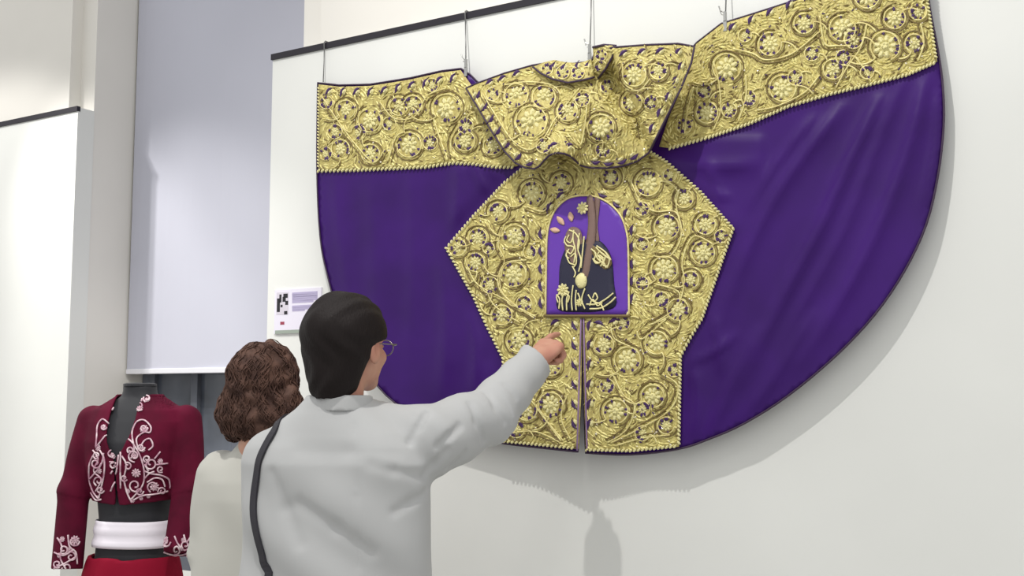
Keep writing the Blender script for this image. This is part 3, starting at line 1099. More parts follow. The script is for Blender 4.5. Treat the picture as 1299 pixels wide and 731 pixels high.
def surf(f, lo, hi, h, B=5):
    lo = np.array(lo, float)
    nb = np.ceil((np.array(hi, float) - lo) / (h * B)).astype(int)
    n = nb * B
    D = np.empty(tuple(n), np.float32)
    ci = np.stack(np.meshgrid(*[np.arange(k) for k in nb], indexing='ij'), -1).reshape(-1, 3)
    cc = lo + (ci * B + (B - 1) / 2) * h
    cd = np.concatenate([f(cc[i:i + 200000].astype(np.float32)) for i in range(0, len(cc), 200000)])
    Db = D.reshape(nb[0], B, nb[1], B, nb[2], B)
    Db[:] = cd.reshape(nb[0], 1, nb[1], 1, nb[2], 1)
    act = np.abs(cd) < h * B * 1.5
    ai = ci[act]
    off = np.stack(np.meshgrid(*[np.arange(B)] * 3, indexing='ij'), -1).reshape(-1, 3)
    for i in range(0, len(ai), 2500):
        blk = ai[i:i + 2500]
        g = (blk[:, None, :] * B + off[None]).reshape(-1, 3)
        D[g[:, 0], g[:, 1], g[:, 2]] = f((lo + g * h).astype(np.float32))
    ins = D < 0
    s = np.zeros(tuple(n - 1), np.uint8)
    for a in (0, 1):
        for c in (0, 1):
            for d in (0, 1):
                s += ins[a:n[0] - 1 + a, c:n[1] - 1 + c, d:n[2] - 1 + d]
    cell = np.argwhere((s > 0) & (s < 8))
    idx = np.full(tuple(n - 1), -1, np.int32)
    idx[cell[:, 0], cell[:, 1], cell[:, 2]] = np.arange(len(cell))
    corners = [(a, c, d) for a in (0, 1) for c in (0, 1) for d in (0, 1)]
    V = np.stack([D[cell[:, 0] + a, cell[:, 1] + c, cell[:, 2] + d] for a, c, d in corners], 1)
    acc = np.zeros((len(cell), 3))
    cnt = np.zeros(len(cell))
    for i in range(8):
        for j in range(i + 1, 8):
            if sum(abs(p - q) for p, q in zip(corners[i], corners[j])) != 1:
                continue
            m = (V[:, i] < 0) != (V[:, j] < 0)
            t = np.where(m, V[:, i] / np.where(m, V[:, i] - V[:, j], 1), 0)
            pi, pj = np.array(corners[i]), np.array(corners[j])
            acc += m[:, None] * (pi + t[:, None] * (pj - pi))
            cnt += m
    verts = lo + (cell + acc / cnt[:, None]) * h
    quads = []
    for ax in range(3):
        sl0 = [slice(None)] * 3
        sl1 = [slice(None)] * 3
        sl0[ax] = slice(0, -1)
        sl1[ax] = slice(1, None)
        ch = ins[tuple(sl0)] != ins[tuple(sl1)]
        e = np.argwhere(ch)
        o1, o2 = (ax + 1) % 3, (ax + 2) % 3
        ok = (e[:, o1] > 0) & (e[:, o2] > 0) & (e[:, o1] < n[o1] - 1) & (e[:, o2] < n[o2] - 1) & (e[:, ax] < n[ax] - 1)
        e = e[ok]
        if not len(e):
            continue
        def cid(d1, d2):
            q = e.copy()
            q[:, o1] += d1
            q[:, o2] += d2
            return idx[q[:, 0], q[:, 1], q[:, 2]]
        q = np.stack([cid(-1, -1), cid(0, -1), cid(0, 0), cid(-1, 0)], 1)
        inn = ins[e[:, 0], e[:, 1], e[:, 2]]
        q[~inn] = q[~inn][:, ::-1]
        quads.append(q)
    Q = np.concatenate(quads)
    Q = Q[(Q >= 0).all(1)]
    return verts, Q


def sdf_obj(name, f, lo, hi, h, m, parent, relax=1):
    v, q = surf(f, lo, hi, h)
    me = bpy.data.meshes.new(name)
    me.from_pydata(v.tolist(), [], q.tolist())
    ms = m if isinstance(m, (list, tuple)) else [m]
    for k in ms:
        me.materials.append(k)
    me.polygons.foreach_set('use_smooth', [True] * len(me.polygons))
    me.update()
    o = link(name, me, parent)
    if relax:
        s = o.modifiers.new('relax', 'SMOOTH')
        s.factor, s.iterations = 0.5, relax
    return o


def bvh_of(o):
    me = o.data
    return BVHTree.FromPolygons([v.co for v in me.vertices], [tuple(p.vertices) for p in me.polygons])


class Frame:
    """a body frame: x to its right, y forward, z up"""
    def __init__(s, loc, yaw, pitch=0.0, roll=0.0, scale=1.0):
        s.k = scale
        s.m = Matrix.Translation(loc) @ Matrix.Rotation(yaw, 4, 'Z') @ Matrix.Rotation(pitch, 4, 'X') @ Matrix.Rotation(roll, 4, 'Y')
        s.r = np.array(s.m.to_3x3(), np.float32)
        s.o = np.array(s.m.translation, np.float32)

    def loc(s, P):
        return (P - s.o) @ s.r / s.k

    def w(s, x, y, z):
        return s.m @ Vector((x * s.k, y * s.k, z * s.k))


def head_sdf(P, k=1.0, female=False):
    """face towards +y, eyes at z = 0, crown at 0.115, chin at -0.115"""
    d = ell(P, (0, -0.012, 0.028), (0.076, 0.096, 0.088))
    d = smin(d, ell(P, (0, 0.030, -0.048), (0.058, 0.062, 0.064)), 0.03)
    d = smin(d, ell(P, (0, 0.074, -0.094), (0.024, 0.020, 0.020)), 0.025)
    X = P.copy()
    X[:, 0] = np.abs(X[:, 0])
    d = smin(d, ell(X, (0.040, 0.062, -0.028), (0.022, 0.022, 0.020)), 0.02)      # cheek
    d = smin(d, cap(X, (0.012, 0.086, 0.020), (0.046, 0.070, 0.020), 0.009, 0.008), 0.014)   # brow
    d = -smin(-d, ell(X, (0.032, 0.094, 0.000), (0.018, 0.016, 0.012)), 0.010)    # eye socket
    d = smin(d, ell(X, (0.032, 0.074, 0.000), (0.0135, 0.0125, 0.0105)), 0.003)   # closed over the eyeball
    d = smin(d, cap(P, (0, 0.086, 0.010), (0, 0.112, -0.034), 0.007, 0.011), 0.010)  # nose
    d = smin(d, ell(X, (0.012, 0.098, -0.040), (0.009, 0.011, 0.008)), 0.006)
    d = smin(d, cap(X, (0, 0.094, -0.060), (0.022, 0.084, -0.062), 0.006, 0.003), 0.004)   # lips
    d = smin(d, cap(X, (0, 0.092, -0.070), (0.018, 0.084, -0.068), 0.007, 0.003), 0.004)
    # ears
    e = ell(X, (0.085, -0.016, -0.010), (0.010, 0.023, 0.035))
    e = np.maximum(e, -ell(X, (0.096, -0.011, -0.006), (0.008, 0.014, 0.022)))
    e = smin(e, ell(X, (0.078, -0.004, -0.036), (0.008, 0.010, 0.010)), 0.006)
    d = smin(d, e, 0.008)
    # neck
    d = smin(d, cap(P, (0, -0.030, -0.050), (0, -0.048, -0.190), 0.052, 0.058), 0.025)
    return d


def hand_sdf(P, curl, mir=1.0):
    """y along the fingers, z towards the back of the hand, thumb on -x times mir; wrist at the origin"""
    P = P * np.array([mir, 1, 1], np.float32)
    d = ell(P, (0, 0.048, 0.0), (0.042, 0.052, 0.016))
    d = smin(d, cap(P, (-0.018, 0.03, 0), (-0.028, 0.082, 0.002), 0.014, 0.012), 0.012)
    d = smin(d, cap(P, (0.016, 0.03, 0), (0.030, 0.074, 0.0), 0.014, 0.011), 0.012)
    d = smin(d, cap(P, (0, -0.05, 0), (0, 0.02, 0), 0.027, 0.025), 0.02)
    base = [(-0.029, 0.086), (-0.010, 0.091), (0.010, 0.088), (0.028, 0.078)]
    lens = [(0.044, 0.026, 0.021), (0.048, 0.030, 0.022), (0.044, 0.028, 0.021), (0.034, 0.021, 0.018)]
    for (bx, by), L, cu in zip(base, lens, curl):
        p = np.array((bx, by, 0.0))
        ang = 0.0
        r = 0.0098
        fan = bx * 2.0
        seg = [(tuple(p - np.array((bx * .2, 0.02, 0))), 0.0105), (tuple(p), r)]
        for l, c in zip(L, cu):
            ang += c
            p = p + l * np.array((math.sin(fan) * math.cos(ang), math.cos(fan) * math.cos(ang), -math.sin(ang)))
            r -= 0.0009
            seg.append((tuple(p), r))
        d = smin(d, chain(P, seg, 0.004), 0.005)
    th = [((-0.022, 0.018, -0.006), 0.014), ((-0.046, 0.045, -0.020), 0.0115), ((-0.046, 0.075, -0.034), 0.0100), ((-0.030, 0.094, -0.044), 0.0088)]
    d = smin(d, chain(P, th, 0.006), 0.010)
    return d


FIST = [(1.25, 1.55, 1.0)] * 4
POINT = [(0.15, 0.2, 0.1), (1.2, 1.5, 0.9), (1.3, 1.5, 0.9), (1.35, 1.5, 0.9)]
RELAX = [(0.35, 0.45, 0.3), (0.4, 0.5, 0.3), (0.45, 0.5, 0.35), (0.5, 0.5, 0.35)]


def V3(v):
    return (v.x, v.y, v.z)


def hand_frame(wrist, fwd, back, k=1.0):
    y = Vector(fwd).normalized()
    z = Vector(back)
    z = (z - y * z.dot(y)).normalized()
    x = y.cross(z)
    f = Frame((0, 0, 0), 0)
    f.m = Matrix(((x.x, y.x, z.x, wrist.x), (x.y, y.y, z.y, wrist.y), (x.z, y.z, z.z, wrist.z), (0, 0, 0, 1)))
    f.r = np.array(f.m.to_3x3(), np.float32)
    f.o = np.array(f.m.translation, np.float32)
    f.k = k
    return f


def legs(name, F, hip_z, a, m, parent, ankle=0.09):
    def f(P):
        Q = F.loc(P)
        d = ell(Q, (0, 0.0, hip_z), (a, 0.115, 0.13))
        X = Q.copy(); X[:, 0] = np.abs(X[:, 0])
        d = smin(d, chain(X, [((0.085, 0.0, hip_z - 0.04), 0.088), ((0.095, 0.012, 0.50), 0.066), ((0.098, -0.01, ankle), 0.052)], 0.02), 0.03)
        return np.maximum(d, (ankle - 0.03) - Q[:, 2])
    o = F.o
    return sdf_obj(name, f, (o[0] - .4, o[1] - .4, 0.02), (o[0] + .4, o[1] + .4, hip_z + 0.2), 0.012, m, parent, 2)


def shoes(F, parent):
    for s in (-1, 1):
        def f(P):
            Q = F.loc(P) * np.array([s, 1, 1], np.float32)
            d = smin(ell(Q, (0.10, 0.07, 0.035), (0.046, 0.10, 0.04)), ell(Q, (0.098, -0.025, 0.05), (0.038, 0.06, 0.055)), 0.03)
            return np.maximum(d, 0.002 - Q[:, 2])
        c = F.w(0.1 * s, 0.04, 0.05)
        sdf_obj('shoe', f, (c.x - .17, c.y - .17, -0.01), (c.x + .17, c.y + .17, 0.13), 0.008, M['shoe'], parent, 1)


# ------------------------------------------------------------------ the man who points
MY = 2.95
mc = aty(428, 600, MY)
FM = Frame((mc.x, MY, 0), math.radians(-12))                       # torso
hc = aty(445, 440, MY + 0.01)
FH = Frame((hc.x, hc.y, hc.z), math.radians(-29), math.radians(2), 0.0, 1.05)  # head
man = thing('person', (mc.x, MY, 0), 'dark-haired person in off-white jacket and glasses pointing at the cape', 'person')
sh_r, el_r, cu_r = aty(545, 560, 2.96), aty(618, 528, 3.12), aty(681, 457, 3.30)
sh_l = FM.w(-0.185, 0.0, 1.228)
el_l = FM.w(-0.200, 0.04, 1.00)
cu_l = FM.w(-0.06, 0.175, 0.98)
fore = (cu_r - el_r).normalized()
hd = (fore + Vector((0.05, 0.10, 0.02))).normalized()
cuff_n = Vector((0.66, 0.34, 0.62)).normalized()
FR = hand_frame(cu_r - hd * 0.0, hd, Vector((-0.25, -0.55, 0.75)), 1.12)
FLh = hand_frame(cu_l + Vector((0, 0, 0)), (cu_l - el_l).normalized() + U * 0.2, Z)


def man_body(P):
    H = FH.loc(P)
    d = head_sdf(H)
    T = FM.loc(P)
    d2 = loft(T, [(0.80, .17, .10, 0), (0.95, .165, .105, 0), (1.15, .18, .11, 0), (1.24, .175, .09, 0), (1.31, .11, .065, 0), (1.36, .06, .055, 0)])
    d = smin(d, d2, 0.03)
    d = smin(d, chain(P, [(V3(sh_r), .06), (V3(el_r), .046), (V3(cu_r), .030)]), 0.03)
    d = smin(d, chain(P, [(V3(sh_l), .06), (V3(el_l), .046), (V3(cu_l), .030)]), 0.03)
    d = np.minimum(d, smin(hand_sdf(FR.loc(P), POINT), d, 0.012))
    d = np.minimum(d, smin(hand_sdf(FLh.loc(P), RELAX, -1.0), d, 0.012))
    L = T * 1.0
    L[:, 0] = np.abs(L[:, 0])
    d = smin(d, chain(L, [((0.085, 0, 0.86), .075), ((0.095, 0.01, 0.5), .055), ((0.098, -0.01, 0.1), .036)]), 0.03)
    return d


sdf_obj('body', man_body, (mc.x - .45, MY - .35, 0.03), (mc.x + .85, MY + .85, 1.72), 0.005, M['skin'], man, 1)


def sleeve_folds(P, A, B_, amp, freq, ph=0.0):
    A, B_ = np.array(A), np.array(B_)
    d = B_ - A
    L = np.linalg.norm(d)
    d = d / L
    t = (P - A) @ d
    up = np.array((0.2, -0.3, 1.0))
    s = (P - A) @ up
    q = np.linalg.norm(P - A - np.clip(t, 0, L)[:, None] * d, axis=1)
    return amp * np.sin(freq * (t + 0.45 * s) + ph + 2.0 * np.sin(9 * s)) * np.exp(-((q - 0.08) / 0.06) ** 2) * (t > -0.05) * (t < L + .02)


CREASE_PX = [(519, 562, 541, 524, .016, .008), (556, 566, 584, 540, .013, .009), (538, 604, 566, 572, .012, .010), (500, 500, 536, 522, .006, .010),
             (552, 612, 590, 575, .008, .012), (470, 590, 530, 604, .006, .014), (380, 640, 470, 700, .007, .018), (345, 600, 380, 690, .006, .016),
             (500, 650, 540, 625, .008, .012), (450, 540, 455, 720, .003, .008), (596, 512, 614, 560, .008, .010), (616, 498, 640, 536, .007, .010),
             (380, 570, 500, 575, .004, .02), (640, 488, 668, 520, .005, .009)]
CREASES = []


def man_jacket(P):
    T = FM.loc(P)
    d = loft(T, [(0.78, .262, .150, 0), (0.86, .258, .150, 0), (1.00, .252, .146, 0), (1.12, .252, .140, -0.004), (1.22, .250, .132, -0.008), (1.265, .226, .118, -0.01),
                 (1.30, .192, .102, -0.012), (1.335, .145, .088, -0.014), (1.362, .105, .078, -0.016), (1.385, .082, .072, -0.018), (1.398, .076, .068, -0.018)])
    # back seams and slack folds
    bk = np.exp(-((T[:, 1] + 0.13) / 0.07) ** 2)
    d = d - 0.006 * bk * np.sin(T[:, 0] * 22 + T[:, 2] * 9 + 1.5 * np.sin(T[:, 2] * 13)) - 0.004 * bk * np.sin(T[:, 2] * 34 + T[:, 0] * 20)
    ar = chain(P, [(V3(sh_r), .098), (V3(el_r), .080), (V3(cu_r), .054), (V3(cu_r + fore * 0.08), .052)], 0.02)
    ar = np.maximum(ar, (P - np.array(cu_r)) @ np.array(cuff_n))
    ar = ar - sleeve_folds(P, sh_r, el_r, 0.0035, 34) - sleeve_folds(P, el_r, cu_r, 0.0022, 46, 1.0)
    d = smin(d, ar, 0.03)
    d = smin(d, chain(P, [(V3(aty(462, 535, 2.95)), .062), (V3(aty(528, 556, 2.95)), .080)]), 0.03)
    al = chain(P, [(V3(sh_l), .078), (V3(el_l), .068), (V3(cu_l), .052)], 0.02)
    fl = (cu_l - el_l).normalized()
    al = np.maximum(al, (P - np.array(cu_l)) @ np.array(fl))
    d = smin(d, al, 0.03)
    d = np.maximum(d, 0.79 - P[:, 2])
    # armhole crease
    for (p, q, dep, wd) in CREASES:
        d = d + dep * np.exp(-(np.maximum(cap(P, p, q, 0, 0), 0) / wd) ** 2)
    # room for the neck
    H = FM.loc(P)
    d = np.maximum(d, -cap(H, (0.03, -0.01, 1.36), (0.03, 0.0, 1.6), 0.058, 0.07))
    return d


_v, _q = surf(man_jacket, (mc.x - .45, MY - .35, 0.76), (mc.x + .75, MY + .6, 1.64), 0.018)
_bv = BVHTree.FromPolygons([tuple(p) for p in _v], [tuple(int(i) for i in f) for f in _q])
for a_, b_, c_, e_, dep_, wd_ in CREASE_PX:              # slack folds lie on the cloth itself
    m_ = [_bv.ray_cast(CAM, ray(a_ + (c_ - a_) * t, b_ + (e_ - b_) * t).normalized())[0] for t in (0, .5, 1)]
    m_ = [q for q in m_ if q is not None]
    for p_, r_ in zip(m_[:-1], m_[1:]):
        CREASES.append((V3(p_), V3(r_), dep_, wd_))
jk = sdf_obj('jacket', man_jacket, (mc.x - .45, MY - .35, 0.76), (mc.x + .75, MY + .6, 1.64), 0.006, M['jacket'], man, 1)


# collar band of the jacket
def man_collar(P):
    T = FM.loc(P) - np.array((0.012, -0.015, 0), np.float32)
    r = np.hypot(T[:, 0] / 0.082, T[:, 1] / 0.076) * 0.079
    z = T[:, 2] - (1.378 - 0.10 * T[:, 1] * (T[:, 1] > 0))
    flare = 0.079 + 0.006 * np.sin(T[:, 0] * 40)
    d = np.maximum(np.abs(r - flare + 0.10 * z) - 0.005, np.abs(z) - 0.020)
    return d


sdf_obj('collar_band', man_collar, (mc.x - .15, MY - .17, 1.33), (mc.x + .18, MY + .15, 1.46), 0.004, M['jacket'], jk, 2)


def man_hair(P):
    H = FH.loc(P)
    d = ell(H, (0, -0.026, 0.034), (0.101, 0.122, 0.108))
    d = smin(d, ell(H, (0, -0.072, -0.056), (0.074, 0.062, 0.096)), 0.04)
    d = d - 0.0015 * np.sin(H[:, 0] * 120 + 4 * np.sin(H[:, 2] * 30)) - 0.002 * np.sin(H[:, 2] * 40 + H[:, 1] * 50)
    # hairline: forehead, temples, over the ears, nape
    line = np.interp(H[:, 1], [-0.12, -0.05, -0.02, 0.015, 0.04, 0.065, 0.10], [-0.145, -0.110, 0.006, 0.015, 0.020, 0.060, 0.085])
    d = np.maximum(d, (line - H[:, 2]) * 0.6)
    return d


sdf_obj('hair', man_hair, (hc.x - .16, hc.y - .18, hc.z - .14), (hc.x + .16, hc.y + .16, hc.z + .17), 0.0045, M['hair_black'], man, 1)
# glasses
gl = link('glasses', None, man)
gl.matrix_basis = Matrix.Translation(Vector((hc.x, hc.y, hc.z)) - man.location) @ Matrix.Identity(4)
gl.matrix_parent_inverse = Matrix.Identity(4)
bpy.data.objects.remove(gl)
b = MB()
for s in (-1, 1):
    rim = [FH.w(s * 0.034 + 0.025 * math.cos(g), 0.106 - 0.10 * abs(0.025 * math.cos(g) * s + 0.0), -0.004 + 0.020 * math.sin(g)) for g in np.linspace(0, 2 * PI, 25)[:-1]]
    b.tube(rim, 0.0016, 6, closed=True)
b.tube([FH.w(-0.010, 0.107, 0.002), FH.w(0, 0.112, 0.005), FH.w(0.010, 0.107, 0.002)], 0.0016, 6)
gl = b.build('glasses', M['glasses'], man, smooth=True)
for s in (-1, 1):
    b = MB()
    b.tube([FH.w(s * 0.059, 0.104, 0.002), FH.w(s * 0.078, 0.092, 0.004), FH.w(s * 0.084, 0.02, 0.006), FH.w(s * 0.084, -0.015, 0.004), FH.w(s * 0.080, -0.035, -0.018)], 0.0018, 6)
    b.build('temple', M['glasses'], gl, smooth=True)
    b = MB()
    c = FH.w(s * 0.034, 0.105, -0.004)
    b.lens(c, FH.m.to_3x3() @ Vector((0.0245, 0, 0)), FH.m.to_3x3() @ Vector((0, 0, 0.0195)), FH.m.to_3x3() @ Vector((0, 0.0012, 0)), ring=20)
    b.build('lens', M['lens'], gl)


def face_parts(F, par):
    for s in (-1, 1):
        b = MB()
        R3 = F.m.to_3x3() * F.k
        c = F.w(s * 0.032, 0.0865, 0.0)
        b.lens(c, R3 @ Vector((0.010, 0, 0)), R3 @ Vector((0, 0, 0.0042)), R3 @ Vector((0, 0.0012, 0)), ring=12)
        e = b.build('eye', M['eye'], par)
        b = MB()
        b.lens(F.w(s * 0.032, 0.0876, 0.0), R3 @ Vector((0.0042, 0, 0)), R3 @ Vector((0, 0, 0.0040)), R3 @ Vector((0, 0.0008, 0)), ring=10)
        b.build('iris', M['iris'], e)
        b = MB()
        b.tube([F.w(s * 0.014, 0.096, 0.018), F.w(s * 0.032, 0.089, 0.023), F.w(s * 0.050, 0.074, 0.017)], [0.003, 0.0035, 0.0015], 6)
        b.build('eyebrow', M['hair_black'], par, smooth=True)
    b = MB()
    b.tube([F.w(-0.021, 0.089, -0.0655), F.w(0, 0.1005, -0.0655), F.w(0.021, 0.089, -0.0655)], [0.002, 0.0045, 0.002], 6)
    b.build('lips', M['lip'], par, smooth=True)


face_parts(FH, man)
legs('trousers', FM, 0.86, 0.19, M['trousers'], man)
shoes(FM, man)

# shoulder bag: the strap lies on the jacket
bv = bvh_of(jk)
bag = thing('shoulder_bag', FM.w(-0.30, -0.08, 0.60), 'black shoulder bag strap over the left shoulder of the person pointing', 'bag')
sp_px = [(372, 524, 3.02), (356, 530, 2.95), (342, 540, 2.88), (326, 558, 2.85), (315, 580, 2.84), (309, 605, 2.84), (307, 630, 2.84), (310, 655, 2.84), (317, 685, 2.84), (325, 715, 2.84), (330, 745, 2.84)]
path = []
for x, y, yy in sp_px:
    p = aty(x, y, yy)
    q, nn, _, _ = bv.find_nearest(p)
    path.append((q, nn))
fr_end = []
for p in (FM.w(-0.13, 0.10, 1.30), FM.w(-0.16, 0.14, 1.20), FM.w(-0.20, 0.15, 1.05), FM.w(-0.25, 0.13, 0.92)):
    q, nn, _, _ = bv.find_nearest(p)
    fr_end.insert(0, (q, nn))
path = fr_end + path
tip = FM.w(-0.345, -0.13, 0.70)
path = [(FM.w(-0.345, 0.07, 0.70), Vector(FM.m.to_3x3() @ Vector((-1, 0, 0))))] + path + [(tip, FM.m.to_3x3() @ Vector((-0.6, -0.8, 0)))]
pp_ = smooth_path([V3(p) + V3(n_) for p, n_ in path], 5)
b = MB()
vs, fs = [], []
for i, q in enumerate(pp_):
    p, n_ = Vector(q[:3]), Vector(q[3:]).normalized()
    a, c = Vector(pp_[max(0, i - 1)][:3]), Vector(pp_[min(len(pp_) - 1, i + 1)][:3])
    t = (c - a).normalized()
    s = t.cross(n_).normalized()
    p = p + n_ * 0.004
    vs += [p - s * 0.011 - n_ * .002, p + s * 0.011 - n_ * .002, p + s * 0.011 + n_ * 0.003, p - s * 0.011 + n_ * 0.003]
for i in range(len(pp_) - 1):
    a = i * 4
    for k in range(4):
        fs.append((a + k, a + (k + 1) % 4, a + 4 + (k + 1) % 4, a + 4 + k))
fs += [(0, 3, 2, 1), tuple(len(vs) - 4 + k for k in range(4))]
b.add(vs, fs)
b.build('strap', M['strap'], bag)
R3 = FM.m.to_3x3()
b = MB(); b.box(FM.w(-0.345, -0.03, 0.60), R3 @ Vector((0.045, 0, 0)), R3 @ Vector((0, 0.13, 0)), Vector((0, 0, 0.12)))
bevel(b.build('pouch', M['strap'], bag), 0.02, 3)
b = MB(); b.box(FM.w(-0.393, -0.03, 0.64), R3 @ Vector((0.006, 0, 0)), R3 @ Vector((0, 0.12, 0)), Vector((0, 0, 0.07)))
bevel(b.build('flap', M['shoe'], bag), 0.005, 2)

# ------------------------------------------------------------------ the woman beside him
WY = 3.43
wc = aty(338, 600, WY)
FW = Frame((wc.x, WY, 0), math.radians(-14))
wh = aty(337, 492, WY)
FWH = Frame((wh.x, wh.y, wh.z), math.radians(-24), math.radians(3))
wom = thing('person', (wc.x, WY, 0), 'shorter person with curly brown hair in a pale beige jacket', 'person')
wsl, wsr = FW.w(-0.150, 0, 1.150), FW.w(0.160, 0, 1.150)
wel, wer = FW.w(-0.188, 0.0, 0.92), FW.w(0.180, 0.07, 0.92)
wcl, wcr = FW.w(-0.18, 0.12, 0.76), FW.w(0.12, 0.26, 0.90)
FWL = hand_frame(wcl, (wcl - wel), FW.m.to_3x3() @ Vector((-1, 0, 0.2)))
FWR = hand_frame(wcr, (wcr - wer), Z)


def wom_body(P):
    d = head_sdf(FWH.loc(P) / 0.95) * 0.95
    T = FW.loc(P)
    d2 = loft(T, [(0.72, .165, .10, 0), (0.86, .16, .10, 0), (1.05, .16, .10, 0), (1.16, .165, .09, 0), (1.22, .11, .07, 0), (1.27, .055, .055, 0)])
    d = smin(d, d2, 0.03)
    d = smin(d, chain(P, [(V3(wsl), .052), (V3(wel), .042), (V3(wcl), .028)]), 0.03)
    d = smin(d, chain(P, [(V3(wsr), .052), (V3(wer), .042), (V3(wcr), .028)]), 0.03)
    d = np.minimum(d, smin(hand_sdf(FWL.loc(P), RELAX, -1.0), d, 0.012))
    d = np.minimum(d, smin(hand_sdf(FWR.loc(P), RELAX, 1.0), d, 0.012))
    L = T * 1.0
    L[:, 0] = np.abs(L[:, 0])
    d = smin(d, chain(L, [((0.085, 0, 0.78), .075), ((0.095, 0.01, 0.46), .055), ((0.098, -0.01, 0.1), .036)]), 0.03)
    return d


sdf_obj('body', wom_body, (wc.x - .40, WY - .30, 0.03), (wc.x + .45, WY + .52, 1.57), 0.006, M['skin'], wom, 1)


def wom_jacket(P):
    T = FW.loc(P)
    d = loft(T, [(0.66, .245, .140, 0), (0.80, .235, .136, 0), (0.95, .215, .128, 0), (1.08, .210, .120, -0.004), (1.135, .196, .108, -0.008),
                 (1.18, .155, .092, -0.01), (1.215, .110, .078, -0.012), (1.25, .080, .070, -0.012), (1.275, .072, .064, -0.012)])
    bk = np.exp(-((T[:, 1] + 0.12) / 0.07) ** 2)
    d = d - 0.005 * bk * np.sin(T[:, 0] * 26 + T[:, 2] * 8 + 1.2 * np.sin(T[:, 2] * 12))
    for s, e, c in ((wsl, wel, wcl), (wsr, wer, wcr)):
        fd = (c - e).normalized()
        a = chain(P, [(V3(s), .078), (V3(e), .066), (V3(c), .048)], 0.02)
        a = np.maximum(a, (P - np.array(c)) @ np.array(fd))
        a = a - sleeve_folds(P, s, e, 0.005, 58) - sleeve_folds(P, e, c, 0.004, 70)
        d = smin(d, a, 0.03)
    d = np.maximum(d, 0.68 - P[:, 2])
    d = np.maximum(d, -cap(T, (0, 0.0, 1.24), (0, 0.0, 1.5), 0.056, 0.07))
    return d


wj = sdf_obj('jacket', wom_jacket, (wc.x - .42, WY - .32, 0.64), (wc.x + .45, WY + .42, 1.31), 0.007, M['jacket2'], wom, 2)


def wom_hair(P):
    H = FWH.loc(P)
    d = ell(H, (0.006, -0.022, 0.030), (0.100, 0.118, 0.116))
    d = smin(d, ell(H, (-0.006, -0.058, -0.078), (0.120, 0.080, 0.086)), 0.04)
    X = H.copy(); X[:, 0] = np.abs(X[:, 0])
    d = smin(d, ell(X, (0.092, -0.02, -0.074), (0.046, 0.066, 0.084)), 0.03)
    q = H * 1.0
    d = d - 0.005 * np.sin(q[:, 0] * 44 + 3 * np.sin(q[:, 2] * 28)) * np.sin(q[:, 2] * 62 + 2.5 * np.sin(q[:, 0] * 36 + q[:, 1] * 30)) \
          - 0.0025 * np.sin(q[:, 1] * 80 + 3 * np.sin(q[:, 2] * 45 + q[:, 0] * 20))
    # leave the face free
    d = np.maximum(d, -ell(H, (0, 0.115, -0.035), (0.062, 0.085, 0.095)))
    return d


hw = sdf_obj('hair', wom_hair, (wh.x - .20, wh.y - .22, wh.z - .21), (wh.x + .20, wh.y + .19, wh.z + .19), 0.005, M['hair_brown'], wom, 1)
hb = bvh_of(hw)
b = MB()
for _ in range(600):
    d = Vector((random.gauss(0, 1), random.gauss(-0.5, 1), random.gauss(0.1, 0.9))).normalized()
    if d.y > 0.45 and abs(d.x) < 0.6 and d.z < 0.5:
        continue
    p = FWH.w(*(d * 0.16 + Vector((0, -0.03, -0.01))))
    q, nn, _, _ = hb.find_nearest(p)
    down = (Vector((0, 0, -1)) + FWH.m.to_3x3() @ Vector((d.x * .5, d.y * .5, 0)))
    side = nn.cross(down).normalized()
    run = []
    ph_ = random.uniform(0, 6)
    L_ = random.uniform(0.035, 0.075)
    for k in range(9):
        t = k / 8
        g = q + (down - nn * down.dot(nn)).normalized() * L_ * t + side * 0.007 * math.sin(ph_ + t * 7)
        s, n2, _, _ = hb.find_nearest(g)
        run.append(s + n2 * (0.0005 + 0.003 * math.sin(PI * t)))
    b.tube(run, [0.0022 * (1 - 0.6 * abs(2 * k / 8 - 1)) for k in range(9)], 4)
stuff(b.build('curl', M['hair_brown'], hw, smooth=True))
face_parts(FWH, wom)
legs('trousers', FW, 0.78, 0.18, M['trousers'], wom)
shoes(FW, wom)

# ------------------------------------------------------------------ mannequin with the short jacket
QY = 4.25
qc = aty(174, 560, QY)
FQ = Frame((qc.x, QY, 0), math.radians(168))
zq = lambda y: aty(174, y, QY).z
mann = thing('mannequin', (qc.x, QY, 0), 'black headless mannequin torso on a stand, wearing the burgundy jacket', 'mannequin')


def torso_prof(g):
    return [(zq(728), .150 + g, .105 + g, 0), (zq(690), .140 + g, .100 + g, 0), (zq(660), .132 + g, .095 + g, 0), (zq(630), .140 + g, .100 + g, .004), (zq(590), .162 + g, .116 + g, .012),
            (zq(560), .172 + g, .114 + g, .010), (zq(535), .178 + g, .096 + g, 0), (zq(520), .160 + g, .082 + g, -.006), (zq(511), .110 + g, .072 + g, -.01), (zq(503), .068 + g, .062 + g, -.012),
            (zq(496), .060 + g, .058 + g, -.010), (zq(488), .060 + g, .058 + g, -.008)]


def mann_f(P):
    T = FQ.loc(P)
    d = loft(T, torso_prof(0.0))
    return d


sdf_obj('torso', mann_f, (qc.x - .3, QY - .25, zq(728) - .03), (qc.x + .3, QY + .25, zq(486) + .02), 0.007, M['mann_black'], mann, 2)
b = MB(); b.tube([FQ.w(0, 0, 0.02), FQ.w(0, 0, zq(722))], 0.018, 12)
b.build('pole', M['wire'], mann, smooth=True)
b = MB(); b.tube([FQ.w(0, 0, 0), FQ.w(0, 0, 0.02)], 0.17, 32)
b.build('base', M['wire'], mann)
b = MB(); b.tube([FQ.w(0, -.008, zq(490)), FQ.w(0, -.008, zq(487.2)), FQ.w(0, -.008, zq(486))], [0.062, 0.062, 0.05], 24)
b.build('neck_cap', M['mann_black'], mann)

